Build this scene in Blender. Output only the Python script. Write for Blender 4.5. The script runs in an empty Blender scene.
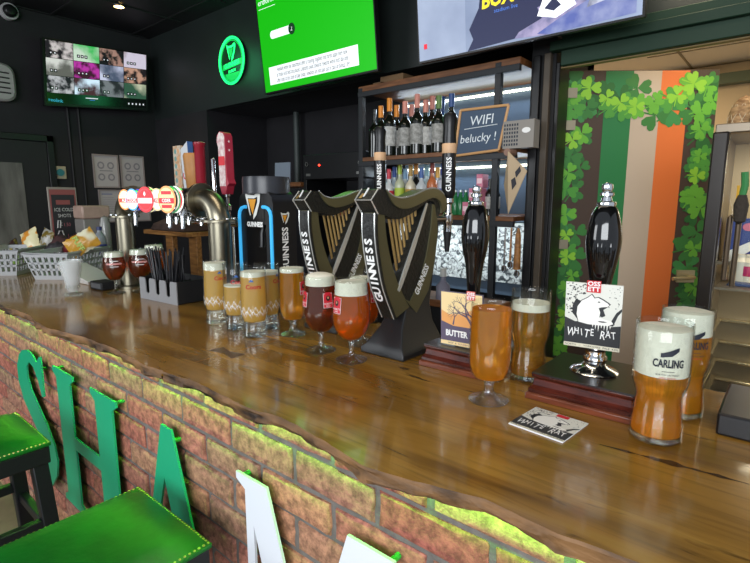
import bpy, bmesh, math, random
from mathutils import Vector as V, Matrix
random.seed(7)
S = bpy.context.scene
COL = S.collection
R = math.radians
# ------------------------------------------------------------ camera
CAMH = 1.485
PITCH, YAW, FPX = R(9.3), R(40), 500.0
cd = bpy.data.cameras.new('camera'); cam = bpy.data.objects.new('camera', cd); COL.objects.link(cam)
cam.location = (0, 0, CAMH); cam.rotation_euler = (math.pi/2-PITCH, 0, YAW)
cd.sensor_width = 36; cd.lens = FPX/750*36; cd.clip_start = .02
S.camera = cam
# ------------------------------------------------------------ world, exposure
S.view_settings.view_transform = 'Standard'; S.view_settings.look = 'None'
S.view_settings.gamma = 1; S.view_settings.use_curve_mapping = False
S.view_settings.exposure = 0.0
w = bpy.data.worlds.new('world'); S.world = w; w.use_nodes = True
w.node_tree.nodes['Background'].inputs[0].default_value = (.80, .88, 1, 1)
w.node_tree.nodes['Background'].inputs[1].default_value = .62
def area(name, loc, target, sx, sy, power, color=(1, 1, 1), spread=None):
    d = bpy.data.lights.new(name, 'AREA'); d.shape = 'RECTANGLE'; d.size = sx; d.size_y = sy
    d.energy = power; d.color = color
    if spread: d.spread = R(spread)
    o = bpy.data.objects.new(name, d); COL.objects.link(o); o.location = loc
    o.rotation_euler = (V(target)-V(loc)).to_track_quat('-Z', 'Y').to_euler()
    return o
area('window_daylight', (.9, -2.6, 2.1), (-.9, 1.0, 1.1), 3.0, 1.5, 150, (.93, .97, 1))
area('window_daylight_far', (-3.6, -2.4, 2.0), (-2.4, 1.0, 1.1), 1.6, 1.5, 50, (.93, .97, 1))
area('bar_ceiling_light', (-.9, .9, 2.75), (-.9, .95, 1.1), 1.6, .25, 10, (1, .86, .66))
area('back_room_light', (-1.3, 4.0, 2.5), (-.9, 3.8, 0), 1.0, 1.0, 42, (1, .80, .52))
area('passage_light', (-.15, 2.45, 2.42), (-.42, 3.1, 1.4), .8, .3, 10, (1, .82, .56))
# ------------------------------------------------------------ view rays to planes (world metres)
_f = V((-math.sin(YAW)*math.cos(PITCH), math.cos(YAW)*math.cos(PITCH), -math.sin(PITCH)))
_r = V((math.cos(YAW), math.sin(YAW), 0)); _u = _r.cross(_f); _C = V((0, 0, CAMH))
def ray(x, y): return _f + _r*((x-375)/FPX) - _u*((y-281.5)/FPX)
def PZ(x, y, z=1.1): d = ray(x, y); return _C + d*((z-CAMH)/d.z)
def PY(x, y, yy): d = ray(x, y); return _C + d*(yy/d.y)
def PX(x, y, xx): d = ray(x, y); return _C + d*(xx/d.x)
# ------------------------------------------------------------ materials
def lin(c):
    if isinstance(c, str): c = tuple(int(c[i:i+2], 16)/255 for i in (0, 2, 4))
    return tuple((x/12.92 if x <= .04045 else ((x+.055)/1.055)**2.4) for x in c[:3]) + (1,)
MC = {}
def mat(name, color, rough=.5, metal=0, emit=0, noise=0, scale=20, bump=0, bscale=None, trans=0, ior=1.45, coat=0, color2=None, alpha=1, stretch=None, ramp=(.35, .65), spec=.5, detail=4):
    if name in MC: return MC[name]
    m = bpy.data.materials.new(name); m.use_nodes = True; nt = m.node_tree; N = nt.nodes; L = nt.links
    b = N['Principled BSDF']; c = lin(color)
    b.inputs['Base Color'].default_value = c; b.inputs['Roughness'].default_value = rough
    b.inputs['Metallic'].default_value = metal; b.inputs['IOR'].default_value = ior
    b.inputs['Transmission Weight'].default_value = trans; b.inputs['Coat Weight'].default_value = coat
    b.inputs['Specular IOR Level'].default_value = spec
    b.inputs['Alpha'].default_value = alpha
    tc = None
    def coords():
        nonlocal tc
        if tc is None:
            t = N.new('ShaderNodeTexCoord'); mp = N.new('ShaderNodeMapping'); L.new(t.outputs['Object'], mp.inputs[0])
            mp.inputs['Scale'].default_value = stretch or (1, 1, 1); tc = mp.outputs[0]
        return tc
    if color2 is not None or noise:
        n = N.new('ShaderNodeTexNoise'); n.inputs['Scale'].default_value = scale; n.inputs['Detail'].default_value = detail
        L.new(coords(), n.inputs['Vector'])
        rp = N.new('ShaderNodeValToRGB'); rp.color_ramp.elements[0].position = ramp[0]; rp.color_ramp.elements[1].position = ramp[1]
        rp.color_ramp.elements[0].color = lin(color2) if color2 else tuple(x*(1-noise) for x in c[:3])+(1,)
        rp.color_ramp.elements[1].color = c
        L.new(n.outputs['Fac'], rp.inputs[0]); L.new(rp.outputs[0], b.inputs['Base Color'])
        if emit: L.new(rp.outputs[0], b.inputs['Emission Color'])
    if emit:
        b.inputs['Emission Strength'].default_value = emit
        if not b.inputs['Emission Color'].is_linked: b.inputs['Emission Color'].default_value = c
    if bump:
        n = N.new('ShaderNodeTexNoise'); n.inputs['Scale'].default_value = bscale or scale; n.inputs['Detail'].default_value = 5
        L.new(coords(), n.inputs['Vector'])
        bp = N.new('ShaderNodeBump'); bp.inputs['Strength'].default_value = bump; bp.inputs['Distance'].default_value = .01
        L.new(n.outputs['Fac'], bp.inputs['Height']); L.new(bp.outputs[0], b.inputs['Normal'])
    MC[name] = m
    return m
def glass_thin(name='clear_glass_wall', tint=(.96, .98, .97), rough=.02, base=.03):
    if name in MC: return MC[name]
    m = bpy.data.materials.new(name); m.use_nodes = True; nt = m.node_tree; N = nt.nodes; L = nt.links
    N.remove(N['Principled BSDF']); out = N['Material Output']
    t = N.new('ShaderNodeBsdfTransparent'); t.inputs[0].default_value = (*tint, 1)
    g = N.new('ShaderNodeBsdfGlossy'); g.inputs['Roughness'].default_value = rough
    lw = N.new('ShaderNodeLayerWeight'); lw.inputs[0].default_value = .5
    pw = N.new('ShaderNodeMath'); pw.operation = 'POWER'; pw.inputs[1].default_value = 4; L.new(lw.outputs['Facing'], pw.inputs[0])
    ma = N.new('ShaderNodeMath'); ma.operation = 'MULTIPLY_ADD'; ma.inputs[1].default_value = .7; ma.inputs[2].default_value = base; L.new(pw.outputs[0], ma.inputs[0])
    mx = N.new('ShaderNodeMixShader'); L.new(ma.outputs[0], mx.inputs[0]); L.new(t.outputs[0], mx.inputs[1]); L.new(g.outputs[0], mx.inputs[2])
    L.new(mx.outputs[0], out.inputs[0]); MC[name] = m; return m
def beer_mat(name, c_clear, c_body, body=.45):
    if name in MC: return MC[name]
    m = bpy.data.materials.new(name); m.use_nodes = True; nt = m.node_tree; N = nt.nodes; L = nt.links
    N.remove(N['Principled BSDF']); out = N['Material Output']
    rf = N.new('ShaderNodeBsdfGlass'); rf.inputs['IOR'].default_value = 1.33; rf.inputs['Color'].default_value = lin(c_clear); rf.inputs['Roughness'].default_value = .03
    df = N.new('ShaderNodeBsdfDiffuse'); df.inputs[0].default_value = lin(c_body)
    tl = N.new('ShaderNodeBsdfTranslucent'); tl.inputs[0].default_value = lin(c_body)
    a = N.new('ShaderNodeMixShader'); a.inputs[0].default_value = .5; L.new(df.outputs[0], a.inputs[1]); L.new(tl.outputs[0], a.inputs[2])
    b = N.new('ShaderNodeMixShader'); b.inputs[0].default_value = body; L.new(rf.outputs[0], b.inputs[1]); L.new(a.outputs[0], b.inputs[2])
    g = N.new('ShaderNodeBsdfGlossy'); g.inputs['Roughness'].default_value = .03
    fr = N.new('ShaderNodeValue'); fr.outputs[0].default_value = .02
    c = N.new('ShaderNodeMixShader'); L.new(fr.outputs[0], c.inputs[0]); L.new(b.outputs[0], c.inputs[1]); L.new(g.outputs[0], c.inputs[2])
    L.new(c.outputs[0], out.inputs[0]); MC[name] = m; return m
BLK = mat('black_plastic', '101012', .35)
BLKM = mat('matt_black', '151517', .6)
DARK = mat('dark_paint', '1b1a1e', .7, noise=.25, scale=6)
CHR = mat('chrome', 'd8dadc', .12, 1)
STEEL = mat('brushed_steel', 'a8a8a4', .33, 1)
NICK = mat('brushed_nickel', '8f8c80', .3, 1)
WHITE = mat('white_print', 'ececea', .5)
BLKP = mat('black_print', '141416', .5)
REDP = mat('red_print', 'c8202c', .5)
GOLD = mat('gold_rod', 'b89a62', .35, .7)
GLW = glass_thin()
def thick_glass():
    m = bpy.data.materials.new('thick_glass'); m.use_nodes = True; nt = m.node_tree; N = nt.nodes; L = nt.links
    N.remove(N['Principled BSDF']); out = N['Material Output']
    g = N.new('ShaderNodeBsdfGlass'); g.inputs['IOR'].default_value = 1.35; g.inputs['Roughness'].default_value = .03; g.inputs[0].default_value = (.97, 1, .98, 1)
    t = N.new('ShaderNodeBsdfTransparent'); t.inputs[0].default_value = (.985, .99, .985, 1)
    gl = N.new('ShaderNodeBsdfGlossy'); gl.inputs['Roughness'].default_value = .08
    lw = N.new('ShaderNodeLayerWeight'); lw.inputs[0].default_value = .5
    pw = N.new('ShaderNodeMath'); pw.operation = 'POWER'; pw.inputs[1].default_value = 2; L.new(lw.outputs['Facing'], pw.inputs[0])
    ma = N.new('ShaderNodeMath'); ma.operation = 'MULTIPLY_ADD'; ma.inputs[1].default_value = .55; ma.inputs[2].default_value = .13; L.new(pw.outputs[0], ma.inputs[0])
    a = N.new('ShaderNodeMixShader'); L.new(ma.outputs[0], a.inputs[0]); L.new(t.outputs[0], a.inputs[1]); L.new(gl.outputs[0], a.inputs[2])
    b = N.new('ShaderNodeMixShader'); b.inputs[0].default_value = .5; L.new(a.outputs[0], b.inputs[1]); L.new(g.outputs[0], b.inputs[2])
    L.new(b.outputs[0], out.inputs[0]); return m
GLS = thick_glass()
FOAM = mat('beer_foam', 'e0dccb', .85, bump=.25, bscale=260, noise=.08, scale=90)
WOODL = mat('pale_wood', 'a8763f', .5, color2='7c5229', scale=7, stretch=(1, 8, 8))
# ------------------------------------------------------------ mesh builder
class MB:
    def __init__(s): s.v = []; s.f = []; s.m = []; s.mats = []
    def mi(s, m):
        if m not in s.mats: s.mats.append(m)
        return s.mats.index(m)
    def add(s, vs, fs, m):
        o = len(s.v); s.v += [V(p) for p in vs]; k = s.mi(m)
        for f in fs: s.f.append([i+o for i in f]); s.m.append(k)
        return s
    def box(s, a, b, m, M=None):
        x0, y0, z0 = a; x1, y1, z1 = b
        vs = [V((x, y, z)) for z in (z0, z1) for x, y in ((x0, y0), (x1, y0), (x1, y1), (x0, y1))]
        if M: vs = [M @ p for p in vs]
        return s.add(vs, [[0, 3, 2, 1], [4, 5, 6, 7], [0, 1, 5, 4], [1, 2, 6, 5], [2, 3, 7, 6], [3, 0, 4, 7]], m)
    def lathe(s, prof, m, n=32, M=None, close=False):
        vs = []; fs = []; rings = []
        for r, z in prof:
            if r < 1e-6: rings.append([len(vs)]); vs.append(V((0, 0, z)))
            else:
                rings.append(list(range(len(vs), len(vs)+n)))
                vs += [V((r*math.cos(2*math.pi*i/n), r*math.sin(2*math.pi*i/n), z)) for i in range(n)]
        pairs = list(zip(rings, rings[1:]))
        if close: pairs.append((rings[-1], rings[0]))
        for a, b in pairs:
            for i in range(n):
                j = (i+1) % n
                if len(a) == 1 and len(b) == 1: continue
                if len(a) == 1: fs.append([a[0], b[j], b[i]])
                elif len(b) == 1: fs.append([a[i], a[j], b[0]])
                else: fs.append([a[i], a[j], b[j], b[i]])
        if M: vs = [M @ p for p in vs]
        return s.add(vs, fs, m)
    def cyl(s, a, b, r, m, n=20, r2=None):
        a, b = V(a), V(b); d = b-a; M = Matrix.Translation(a) @ d.to_track_quat('Z', 'Y').to_matrix().to_4x4()
        r2 = r if r2 is None else r2
        return s.lathe([(0, 0), (r, 0), (r2, d.length), (0, d.length)], m, n, M)
    def tube(s, pts, r, m, n=12, closed=False):
        pts = [V(p) for p in pts]; k = len(pts); vs = []; fs = []; prev = None
        rr = r if isinstance(r, (list, tuple)) else [r]*k
        for i, p in enumerate(pts):
            if closed: t = (pts[(i+1) % k]-pts[i-1]).normalized()
            else: t = (pts[min(i+1, k-1)]-pts[max(i-1, 0)]).normalized()
            if prev is None:
                a = t.cross(V((0, 0, 1)));
                if a.length < .1: a = t.cross(V((1, 0, 0)))
                a.normalize()
            else: a = (prev - t*prev.dot(t)).normalized()
            prev = a; b = t.cross(a)
            vs += [p + (a*math.cos(2*math.pi*j/n)+b*math.sin(2*math.pi*j/n))*rr[i] for j in range(n)]
        for i in range(k if closed else k-1):
            o, q = i*n, ((i+1) % k)*n
            for j in range(n): l = (j+1) % n; fs.append([o+j, o+l, q+l, q+j])
        if not closed: fs += [list(range(n))[::-1], list(range((k-1)*n, k*n))]
        return s.add(vs, fs, m)
    def prism(s, poly, d, m, m2=None):   # poly: 3D points of the front, d: extrusion vector
        poly = [V(p) for p in poly]; d = V(d); n = len(poly)
        s.add(poly, [list(range(n))], m)
        s.add([p+d for p in poly], [list(range(n))[::-1]], m2 or m)
        s.add(poly+[p+d for p in poly], [[i, i+n, (i+1) % n+n, (i+1) % n] for i in range(n)], m2 or m)
        return s
    def poly(s, pts, m): return s.add(pts, [list(range(len(pts)))], m)
    def loft(s, rings, m, caps=True):
        n = len(rings[0]); vs = [p for r in rings for p in r]; fs = []
        for i in range(len(rings)-1):
            for j in range(n): l = (j+1) % n; fs.append([i*n+j, i*n+l, (i+1)*n+l, (i+1)*n+j])
        if caps: fs += [list(range(n))[::-1], list(range((len(rings)-1)*n, len(rings)*n))]
        return s.add(vs, fs, m)
    def text(s, t, size, o, xd, yd, m, align='CENTER', wrap=None, bold=0, squeeze=1):
        c = bpy.data.curves.new('t', 'FONT'); c.body = t; c.size = size; c.align_x = align; c.align_y = 'CENTER'
        c.resolution_u = 2; c.offset = bold
        ob = bpy.data.objects.new('t', c); COL.objects.link(ob)
        dg = bpy.context.evaluated_depsgraph_get(); me = bpy.data.meshes.new_from_object(ob.evaluated_get(dg))
        o, xd, yd = V(o), V(xd).normalized(), V(yd).normalized()
        if wrap: vs = [wrap(v.co.x*squeeze, v.co.y) for v in me.vertices]
        else: vs = [o + xd*v.co.x*squeeze + yd*v.co.y for v in me.vertices]
        s.add(vs, [list(p.vertices) for p in me.polygons], m)
        bpy.data.objects.remove(ob); bpy.data.curves.remove(c); bpy.data.meshes.remove(me)
        return s
    def build(s, name, parent=None, loc=None, bevel=0, smooth=35, kind=None, seg=2):
        me = bpy.data.meshes.new(name); me.from_pydata(s.v, [], s.f)
        for m in s.mats: me.materials.append(m)
        me.polygons.foreach_set('material_index', s.m)
        me.validate(); me.update()
        if smooth:
            for p in me.polygons: p.use_smooth = True
            me.set_sharp_from_angle(angle=R(smooth))
        o = bpy.data.objects.new(name, me); COL.objects.link(o)
        if parent: o.parent = parent
        if loc: o.location = loc
        if bevel:
            b = o.modifiers.new('bevel', 'BEVEL'); b.width = bevel; b.segments = seg; b.limit_method = 'ANGLE'; b.angle_limit = R(40); b.harden_normals = False
        if kind: o['kind'] = kind
        return o
def tag(o, label, cat, group=None):
    o['label'] = label; o['category'] = cat
    if group: o['group'] = group
    return o
def thing(name, label, cat, loc=(0, 0, 0), rz=0, group=None):
    o = bpy.data.objects.new(name, None); o.empty_display_size = .05; COL.objects.link(o); o.location = loc; o.rotation_euler = (0, 0, rz)
    return tag(o, label, cat, group)
def dup(root, loc, rz=0, label=None, group=None, scale=None):
    def cp(o, par):
        c = o.copy(); COL.objects.link(c)
        if par: c.parent = par
        for ch in o.children: cp(ch, c)
        return c
    r = cp(root, None); r.location = loc; r.rotation_euler = (0, 0, rz)
    if label: r['label'] = label
    if group: r['group'] = group
    if scale: r.scale = scale if isinstance(scale, tuple) else (scale,)*3
    return r
def wrapper(rf, ang0, z0, off=.0006):
    def w(x, y):
        z = z0+y; r = rf(z)+off; a = ang0 + x/r
        return V((r*math.cos(a), r*math.sin(a), z))
    return w
def interp(prof):
    def f(z):
        for (r0, z0), (r1, z1) in zip(prof, prof[1:]):
            if z0 <= z <= z1 and z1 > z0: return r0+(r1-r0)*(z-z0)/(z1-z0)
        return prof[-1][0]
    return f
def smoothprof(prof, k=4):   # catmull-rom
    out = []
    for i in range(len(prof)-1):
        p0 = prof[max(i-1, 0)]; p1 = prof[i]; p2 = prof[i+1]; p3 = prof[min(i+2, len(prof)-1)]
        for j in range(k):
            t = j/k
            out.append(tuple(.5*((2*p1[a])+(-p0[a]+p2[a])*t+(2*p0[a]-5*p1[a]+4*p2[a]-p3[a])*t*t+(-p0[a]+3*p1[a]-3*p2[a]+p3[a])*t**3) for a in range(len(p1))))
    out.append(prof[-1]); return out
# ============================================================ SETTING
fl = mat('stone_floor', '8a7a66', .45, color2='6b5d4c', scale=4)
MB().box((-4.75, -3, -.05), (2.5, 2.35, 0), fl).build('floor', kind='structure')
MB().box((-1.0, 2.35, -.05), (2.5, 5.3, 0), fl).build('floor', kind='structure')
ceil = mat('dark_ceiling', '17151a', .55, noise=.2, scale=5)
c = MB().box((-4.75, -.6, 2.9), (2.5, 2.36, 2.95), ceil)
for i in range(9): c.box((-4.6+i*.62, -.6, 2.892), (-4.58+i*.62, 2.3, 2.9), BLKM)
for i in range(5): c.box((-4.6, -.3+i*.62, 2.894), (1.6, -.28+i*.62, 2.9), BLKM)
c.build('ceiling', kind='structure')
MB().box((-4.75, -3, 0), (-4.6, 3.05, 2.95), DARK).build('wall_left', kind='structure')
MB().box((-4.6, 2.95, 0), (-.96, 3.05, 2.3), DARK).build('wall_recess', kind='structure')
GRN = mat('dark_green_paint', '10321f', .6, noise=.15, scale=5)
# bulkhead above the back bar, with the soffit underside
MB().box((-4.6, 2.35, 2.2), (2.5, 2.42, 2.95), mat('bulkhead_paint', '1c2322', .5, noise=.15, scale=5)).build('wall_bulkhead', kind='structure')
MB().box((-4.6, 2.42, 2.2), (-.96, 3.05, 2.25), DARK).build('ceiling', kind='structure')
MB().box((-1.0, 2.42, 0), (-.96, 3.0, 2.25), DARK).build('wall_pier', kind='structure')
MB().box((-4.6, 2.35, 0), (-3.75, 2.95, 2.2), DARK).build('wall_return', kind='structure')
# panelled upright between shelf unit and doorway
p = MB().box((-1.0, 2.3, 0), (-.886, 2.42, 2.2), BLKM)
p.box((-.985, 2.28, 0), (-.95, 2.3, 2.12), BLK); p.box((-.93, 2.27, 0), (-.90, 2.3, 2.12), mat('brown_edge', '4a4136', .5))
p.build('wall_pier', kind='structure', bevel=.003)
fr = MB().box((-.885, 2.3, 0), (-.868, 2.42, 2.08), mat('frame_black', '1a1a1a', .35))
fr.box((-.86, 2.28, 2.06), (2.5, 2.36, 2.2), GRN).box((-.9, 2.25, 2.12), (2.5, 2.30, 2.16), GRN).box((-.9, 2.31, 2.055), (2.5, 2.34, 2.065), mat('frame_gold', '8a7650', .5))
fr.build('trim_1', kind='structure', bevel=.003)
# back room
bw = mat('back_room_wall', 'cbb694', .8)
MB().box((-2.4, 5.0, 0), (2.5, 5.1, 2.6), bw).build('wall_back', kind='structure')
MB().box((-2.4, 3.05, 0), (-2.3, 5.0, 2.6), bw).build('wall_passage', kind='structure')
MB().box((2.4, 2.4, 0), (2.5, 5.0, 2.6), bw).build('wall_right', kind='structure')
c = MB().box((-2.4, 2.36, 2.55), (2.5, 5.1, 2.6), mat('ceiling_tile', 'e6dcc4', .85))
cg = mat('ceiling_grid', '8f8468', .6)
for i in range(6): c.box((-.8+i*.6, 2.36, 2.545), (-.785+i*.6, 5, 2.55), cg)
for i in range(5): c.box((-1, 2.6+i*.6, 2.545), (2.4, 2.615+i*.6, 2.55), cg)
c.build('ceiling', kind='structure')
MB().box((-.95, 4.9, 2.38), (2.4, 5.0, 2.46), mat('coving_green', '5f6a55', .6)).build('trim_2', kind='structure')
# left wall door with a grey glass pane
d = thing('door_1', 'dark left wall door with a grey glass pane', 'door'); d['kind'] = 'structure'
del d['label'], d['category']
MB().box((-4.6, .55, 0), (-4.57, 1.44, 1.93), mat('door_dark', '1a181b', .5)).build('door_leaf', d, bevel=.004)
MB().box((-4.57, .7, .3), (-4.562, 1.26, 1.76), mat('door_pane', '6c6a64', .25, color2='514f4a', scale=5, stretch=(1, 3, .6))).build('door_pane', d)
tr = MB()
for y in (.5, 1.44): tr.box((-4.6, y, 0), (-4.56, y+.05, 1.98), BLK)
tr.box((-4.6, .5, 1.93), (-4.56, 1.49, 1.98), BLK); tr.build('trim_3', kind='structure', bevel=.004)
# wall conduits and panelling on left wall
for y in (1.62, 1.70):
    t = MB(); t.tube([(-4.59, y, 1.35), (-4.59, y, 2.25)], .009, BLKM, 8)
    tag(t.build('cable_conduit'), ('left' if y < 1.65 else 'right')+' one of two thin black conduits running down the wall by the security monitor', 'conduit', 'conduits under the security monitor')
# ============================================================ BAR COUNTER
def counter_wood():
    m = bpy.data.materials.new('varnished_wood'); m.use_nodes = True; nt = m.node_tree; N = nt.nodes; L = nt.links; b = N['Principled BSDF']
    t = N.new('ShaderNodeTexCoord'); mp = N.new('ShaderNodeMapping'); mp.inputs['Scale'].default_value = (.9, 4, 1); L.new(t.outputs['Object'], mp.inputs[0])
    n = N.new('ShaderNodeTexNoise'); n.inputs['Scale'].default_value = 1.6; n.inputs['Detail'].default_value = 6; n.inputs['Distortion'].default_value = 1.4; L.new(mp.outputs[0], n.inputs[0])
    rp = N.new('ShaderNodeValToRGB'); e = rp.color_ramp.elements
    e[0].position = .25; e[0].color = lin('5a3814'); e[1].position = .72; e[1].color = lin('a8823a')
    x = e.new(.42); x.color = lin('7e5a20'); x = e.new(.55); x.color = lin('946c2a')
    L.new(n.outputs['Fac'], rp.inputs[0])
    mp2 = N.new('ShaderNodeMapping'); mp2.inputs['Scale'].default_value = (2.2, 38, 2); L.new(t.outputs['Object'], mp2.inputs[0])
    n2 = N.new('ShaderNodeTexNoise'); n2.inputs['Scale'].default_value = 2.4; n2.inputs['Detail'].default_value = 5; n2.inputs['Distortion'].default_value = .8; L.new(mp2.outputs[0], n2.inputs[0])
    r2 = N.new('ShaderNodeValToRGB'); r2.color_ramp.elements[0].position = .32; r2.color_ramp.elements[0].color = (.42, .38, .34, 1); r2.color_ramp.elements[1].position = .5; r2.color_ramp.elements[1].color = (1, 1, 1, 1)
    L.new(n2.outputs['Fac'], r2.inputs[0])
    mx = N.new('ShaderNodeMix'); mx.data_type = 'RGBA'; mx.blend_type = 'MULTIPLY'; mx.inputs[0].default_value = .45
    L.new(rp.outputs[0], mx.inputs[6]); L.new(r2.outputs[0], mx.inputs[7])
    # dark knots and splits
    mp3 = N.new('ShaderNodeMapping'); mp3.inputs['Scale'].default_value = (1.5, 7, 1); L.new(t.outputs['Object'], mp3.inputs[0])
    n3 = N.new('ShaderNodeTexNoise'); n3.inputs['Scale'].default_value = 2.1; n3.inputs['Detail'].default_value = 8; n3.inputs['Distortion'].default_value = 2.5; L.new(mp3.outputs[0], n3.inputs[0])
    r3 = N.new('ShaderNodeValToRGB'); r3.color_ramp.elements[0].position = .27; r3.color_ramp.elements[0].color = (.16, .12, .10, 1); r3.color_ramp.elements[1].position = .345; r3.color_ramp.elements[1].color = (1, 1, 1, 1)
    L.new(n3.outputs['Fac'], r3.inputs[0])
    mx2 = N.new('ShaderNodeMix'); mx2.data_type = 'RGBA'; mx2.blend_type = 'MULTIPLY'; mx2.inputs[0].default_value = .9
    L.new(mx.outputs[2], mx2.inputs[6]); L.new(r3.outputs[0], mx2.inputs[7])
    L.new(mx2.outputs[2], b.inputs['Base Color'])
    b.inputs['Roughness'].default_value = .2; b.inputs['Coat Weight'].default_value = .35; b.inputs['Coat Roughness'].default_value = .06
    nb = N.new('ShaderNodeTexNoise'); nb.inputs['Scale'].default_value = 9; L.new(t.outputs['Object'], nb.inputs[0])
    bp = N.new('ShaderNodeBump'); bp.inputs['Strength'].default_value = .12; bp.inputs['Distance'].default_value = .01; L.new(nb.outputs['Fac'], bp.inputs['Height']); L.new(bp.outputs[0], b.inputs['Normal'])
    return m
CW = counter_wood()
EDGE = mat('live_edge_bark', '84603c', .6, color2='24160c', scale=9, stretch=(1, 3, 3), bump=.5, bscale=22, ramp=(.35, .6))
bar = thing('bar_counter', 'long brick-fronted bar with a varnished live-edge wooden top', 'bar counter')
EP = [(-3.6, .50), (-3.0, .505), (-2.6, .49), (-2.23, .498), (-1.985, .510), (-1.71, .493), (-1.517, .523), (-1.332, .527), (-1.163, .521), (-1.07, .526), (-.932, .533), (-.777, .528), (-.69, .537), (-.618, .534), (-.527, .521), (-.451, .514), (-.369, .525), (-.28, .547), (-.205, .541), (-.129, .55), (0, .555), (.2, .54), (.5, .55), (.8, .545)]
EPS = smoothprof(EP, 10)
def edge(x):
    for (a, b), (c, d) in zip(EPS, EPS[1:]):
        if a <= x <= c: return b+(d-b)*(x-a)/(c-a)
    return .53
rn = random.Random(3)
def slab(x0, x1, name):
    n = int((x1-x0)/.012); T = MB(); Ev = []
    ph = [rn.uniform(0, 6) for _ in range(6)]
    def nz(x, k): return sum(math.sin(x*q+ph[i]+k*1.7)*a for i, (q, a) in enumerate(((19, .004), (43, .003), (91, .0018), (160, .001))))
    top = []; sec = [(0, 0), (-.002, -.004), (-.003, -.010), (.000, -.018), (.006, -.026), (.020, -.032)]
    rows = []
    for i in range(n+1):
        x = x0+(x1-x0)*i/n; e = edge(x)+nz(x, 0)*.5
        rows.append([V((x, e+dy+(nz(x, k)*.9 if k > 1 else 0), 1.1+dz)) for k, (dy, dz) in enumerate(sec)])
    k = len(sec); vs = [p for r in rows for p in r]; fs = [[i*k+j, i*k+j+1, (i+1)*k+j+1, (i+1)*k+j] for i in range(n) for j in range(k-1)]
    T.add(vs, fs, EDGE)
    # top, back, ends, bottom
    vs = [rows[i][0] for i in range(n+1)]+[V((x0+(x1-x0)*i/n, 1.19, 1.1)) for i in range(n+1)]
    T.add(vs, [[i, i+1, n+2+i, n+1+i] for i in range(n)], CW)
    vs = [rows[i][-1] for i in range(n+1)]+[V((x0+(x1-x0)*i/n, 1.19, 1.068)) for i in range(n+1)]
    T.add(vs, [[i+1, i, n+1+i, n+2+i] for i in range(n)], EDGE)
    T.poly([(x0, 1.19, 1.1), (x1, 1.19, 1.1), (x1, 1.19, 1.068), (x0, 1.19, 1.068)], CW)
    for i, x in ((0, x0), (n, x1)): T.poly([rows[i][0], rows[i][2], rows[i][-1], (x, 1.19, 1.068), (x, 1.19, 1.1)], CW)
    return T.build(name, bar, smooth=40)
slab(-3.6, -1.0725, 'worktop_slab'); slab(-1.0705, .8, 'worktop_slab')
kx, ky = -1.08, .70
MB().prism([(kx-.05, ky-.022, 1.1002), (kx, ky-.008, 1.1002), (kx+.05, ky-.022, 1.1002), (kx+.05, ky+.022, 1.1002), (kx, ky+.008, 1.1002), (kx-.05, ky+.022, 1.1002)], (0, 0, .0004), mat('walnut_key', '3a2210', .3), None).build('butterfly_key', bar)
# brick front: individually shaped bricks in one mesh
def brick_mat():
    m = bpy.data.materials.new('brick'); m.use_nodes = True; nt = m.node_tree; N = nt.nodes; L = nt.links; b = N['Principled BSDF']
    t = N.new('ShaderNodeTexCoord'); at = N.new('ShaderNodeAttribute'); at.attribute_name = 'tint'
    rp = N.new('ShaderNodeValToRGB'); e = rp.color_ramp.elements
    e[0].position = 0; e[0].color = lin('b0685a'); e[1].position = 1; e[1].color = lin('c8906e')
    for p, c in ((.25, 'c07c68'), (.5, 'b87868'), (.75, 'a8806a')): x = e.new(p); x.color = lin(c)
    L.new(at.outputs['Fac'], rp.inputs[0])
    n = N.new('ShaderNodeTexNoise'); n.inputs['Scale'].default_value = 48; n.inputs['Detail'].default_value = 7; n.inputs['Roughness'].default_value = .7; L.new(t.outputs['Object'], n.inputs[0])
    r2 = N.new('ShaderNodeValToRGB'); r2.color_ramp.elements[0].position = .38; r2.color_ramp.elements[0].color = (.33, .30, .27, 1); r2.color_ramp.elements[1].position = .62; r2.color_ramp.elements[1].color = (1.12, 1.08, 1.02, 1)
    L.new(n.outputs['Fac'], r2.inputs[0])
    mx = N.new('ShaderNodeMix'); mx.data_type = 'RGBA'; mx.blend_type = 'MULTIPLY'; mx.inputs[0].default_value = .85
    L.new(rp.outputs[0], mx.inputs[6]); L.new(r2.outputs[0], mx.inputs[7]); L.new(mx.outputs[2], b.inputs['Base Color'])
    b.inputs['Roughness'].default_value = .75
    bp = N.new('ShaderNodeBump'); bp.inputs['Strength'].default_value = .8; bp.inputs['Distance'].default_value = .006; L.new(n.outputs['Fac'], bp.inputs['Height']); L.new(bp.outputs[0], b.inputs['Normal'])
    return m
BRK = brick_mat()
MB().box((-3.5, .6075, 0), (.75, 1.1, 1.067), mat('mortar', '75706a', .9, noise=.3, scale=30, bump=.5, bscale=60)).build('mortar_panel', bar)
bm = MB(); tints = []
z = 1.0635-.075; row = 0
rows_ = [(1.005, 1.066)]
zz = .995
while zz > .0: rows_.append((max(zz-.0645, 0.001), zz)); zz -= .0755
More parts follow.
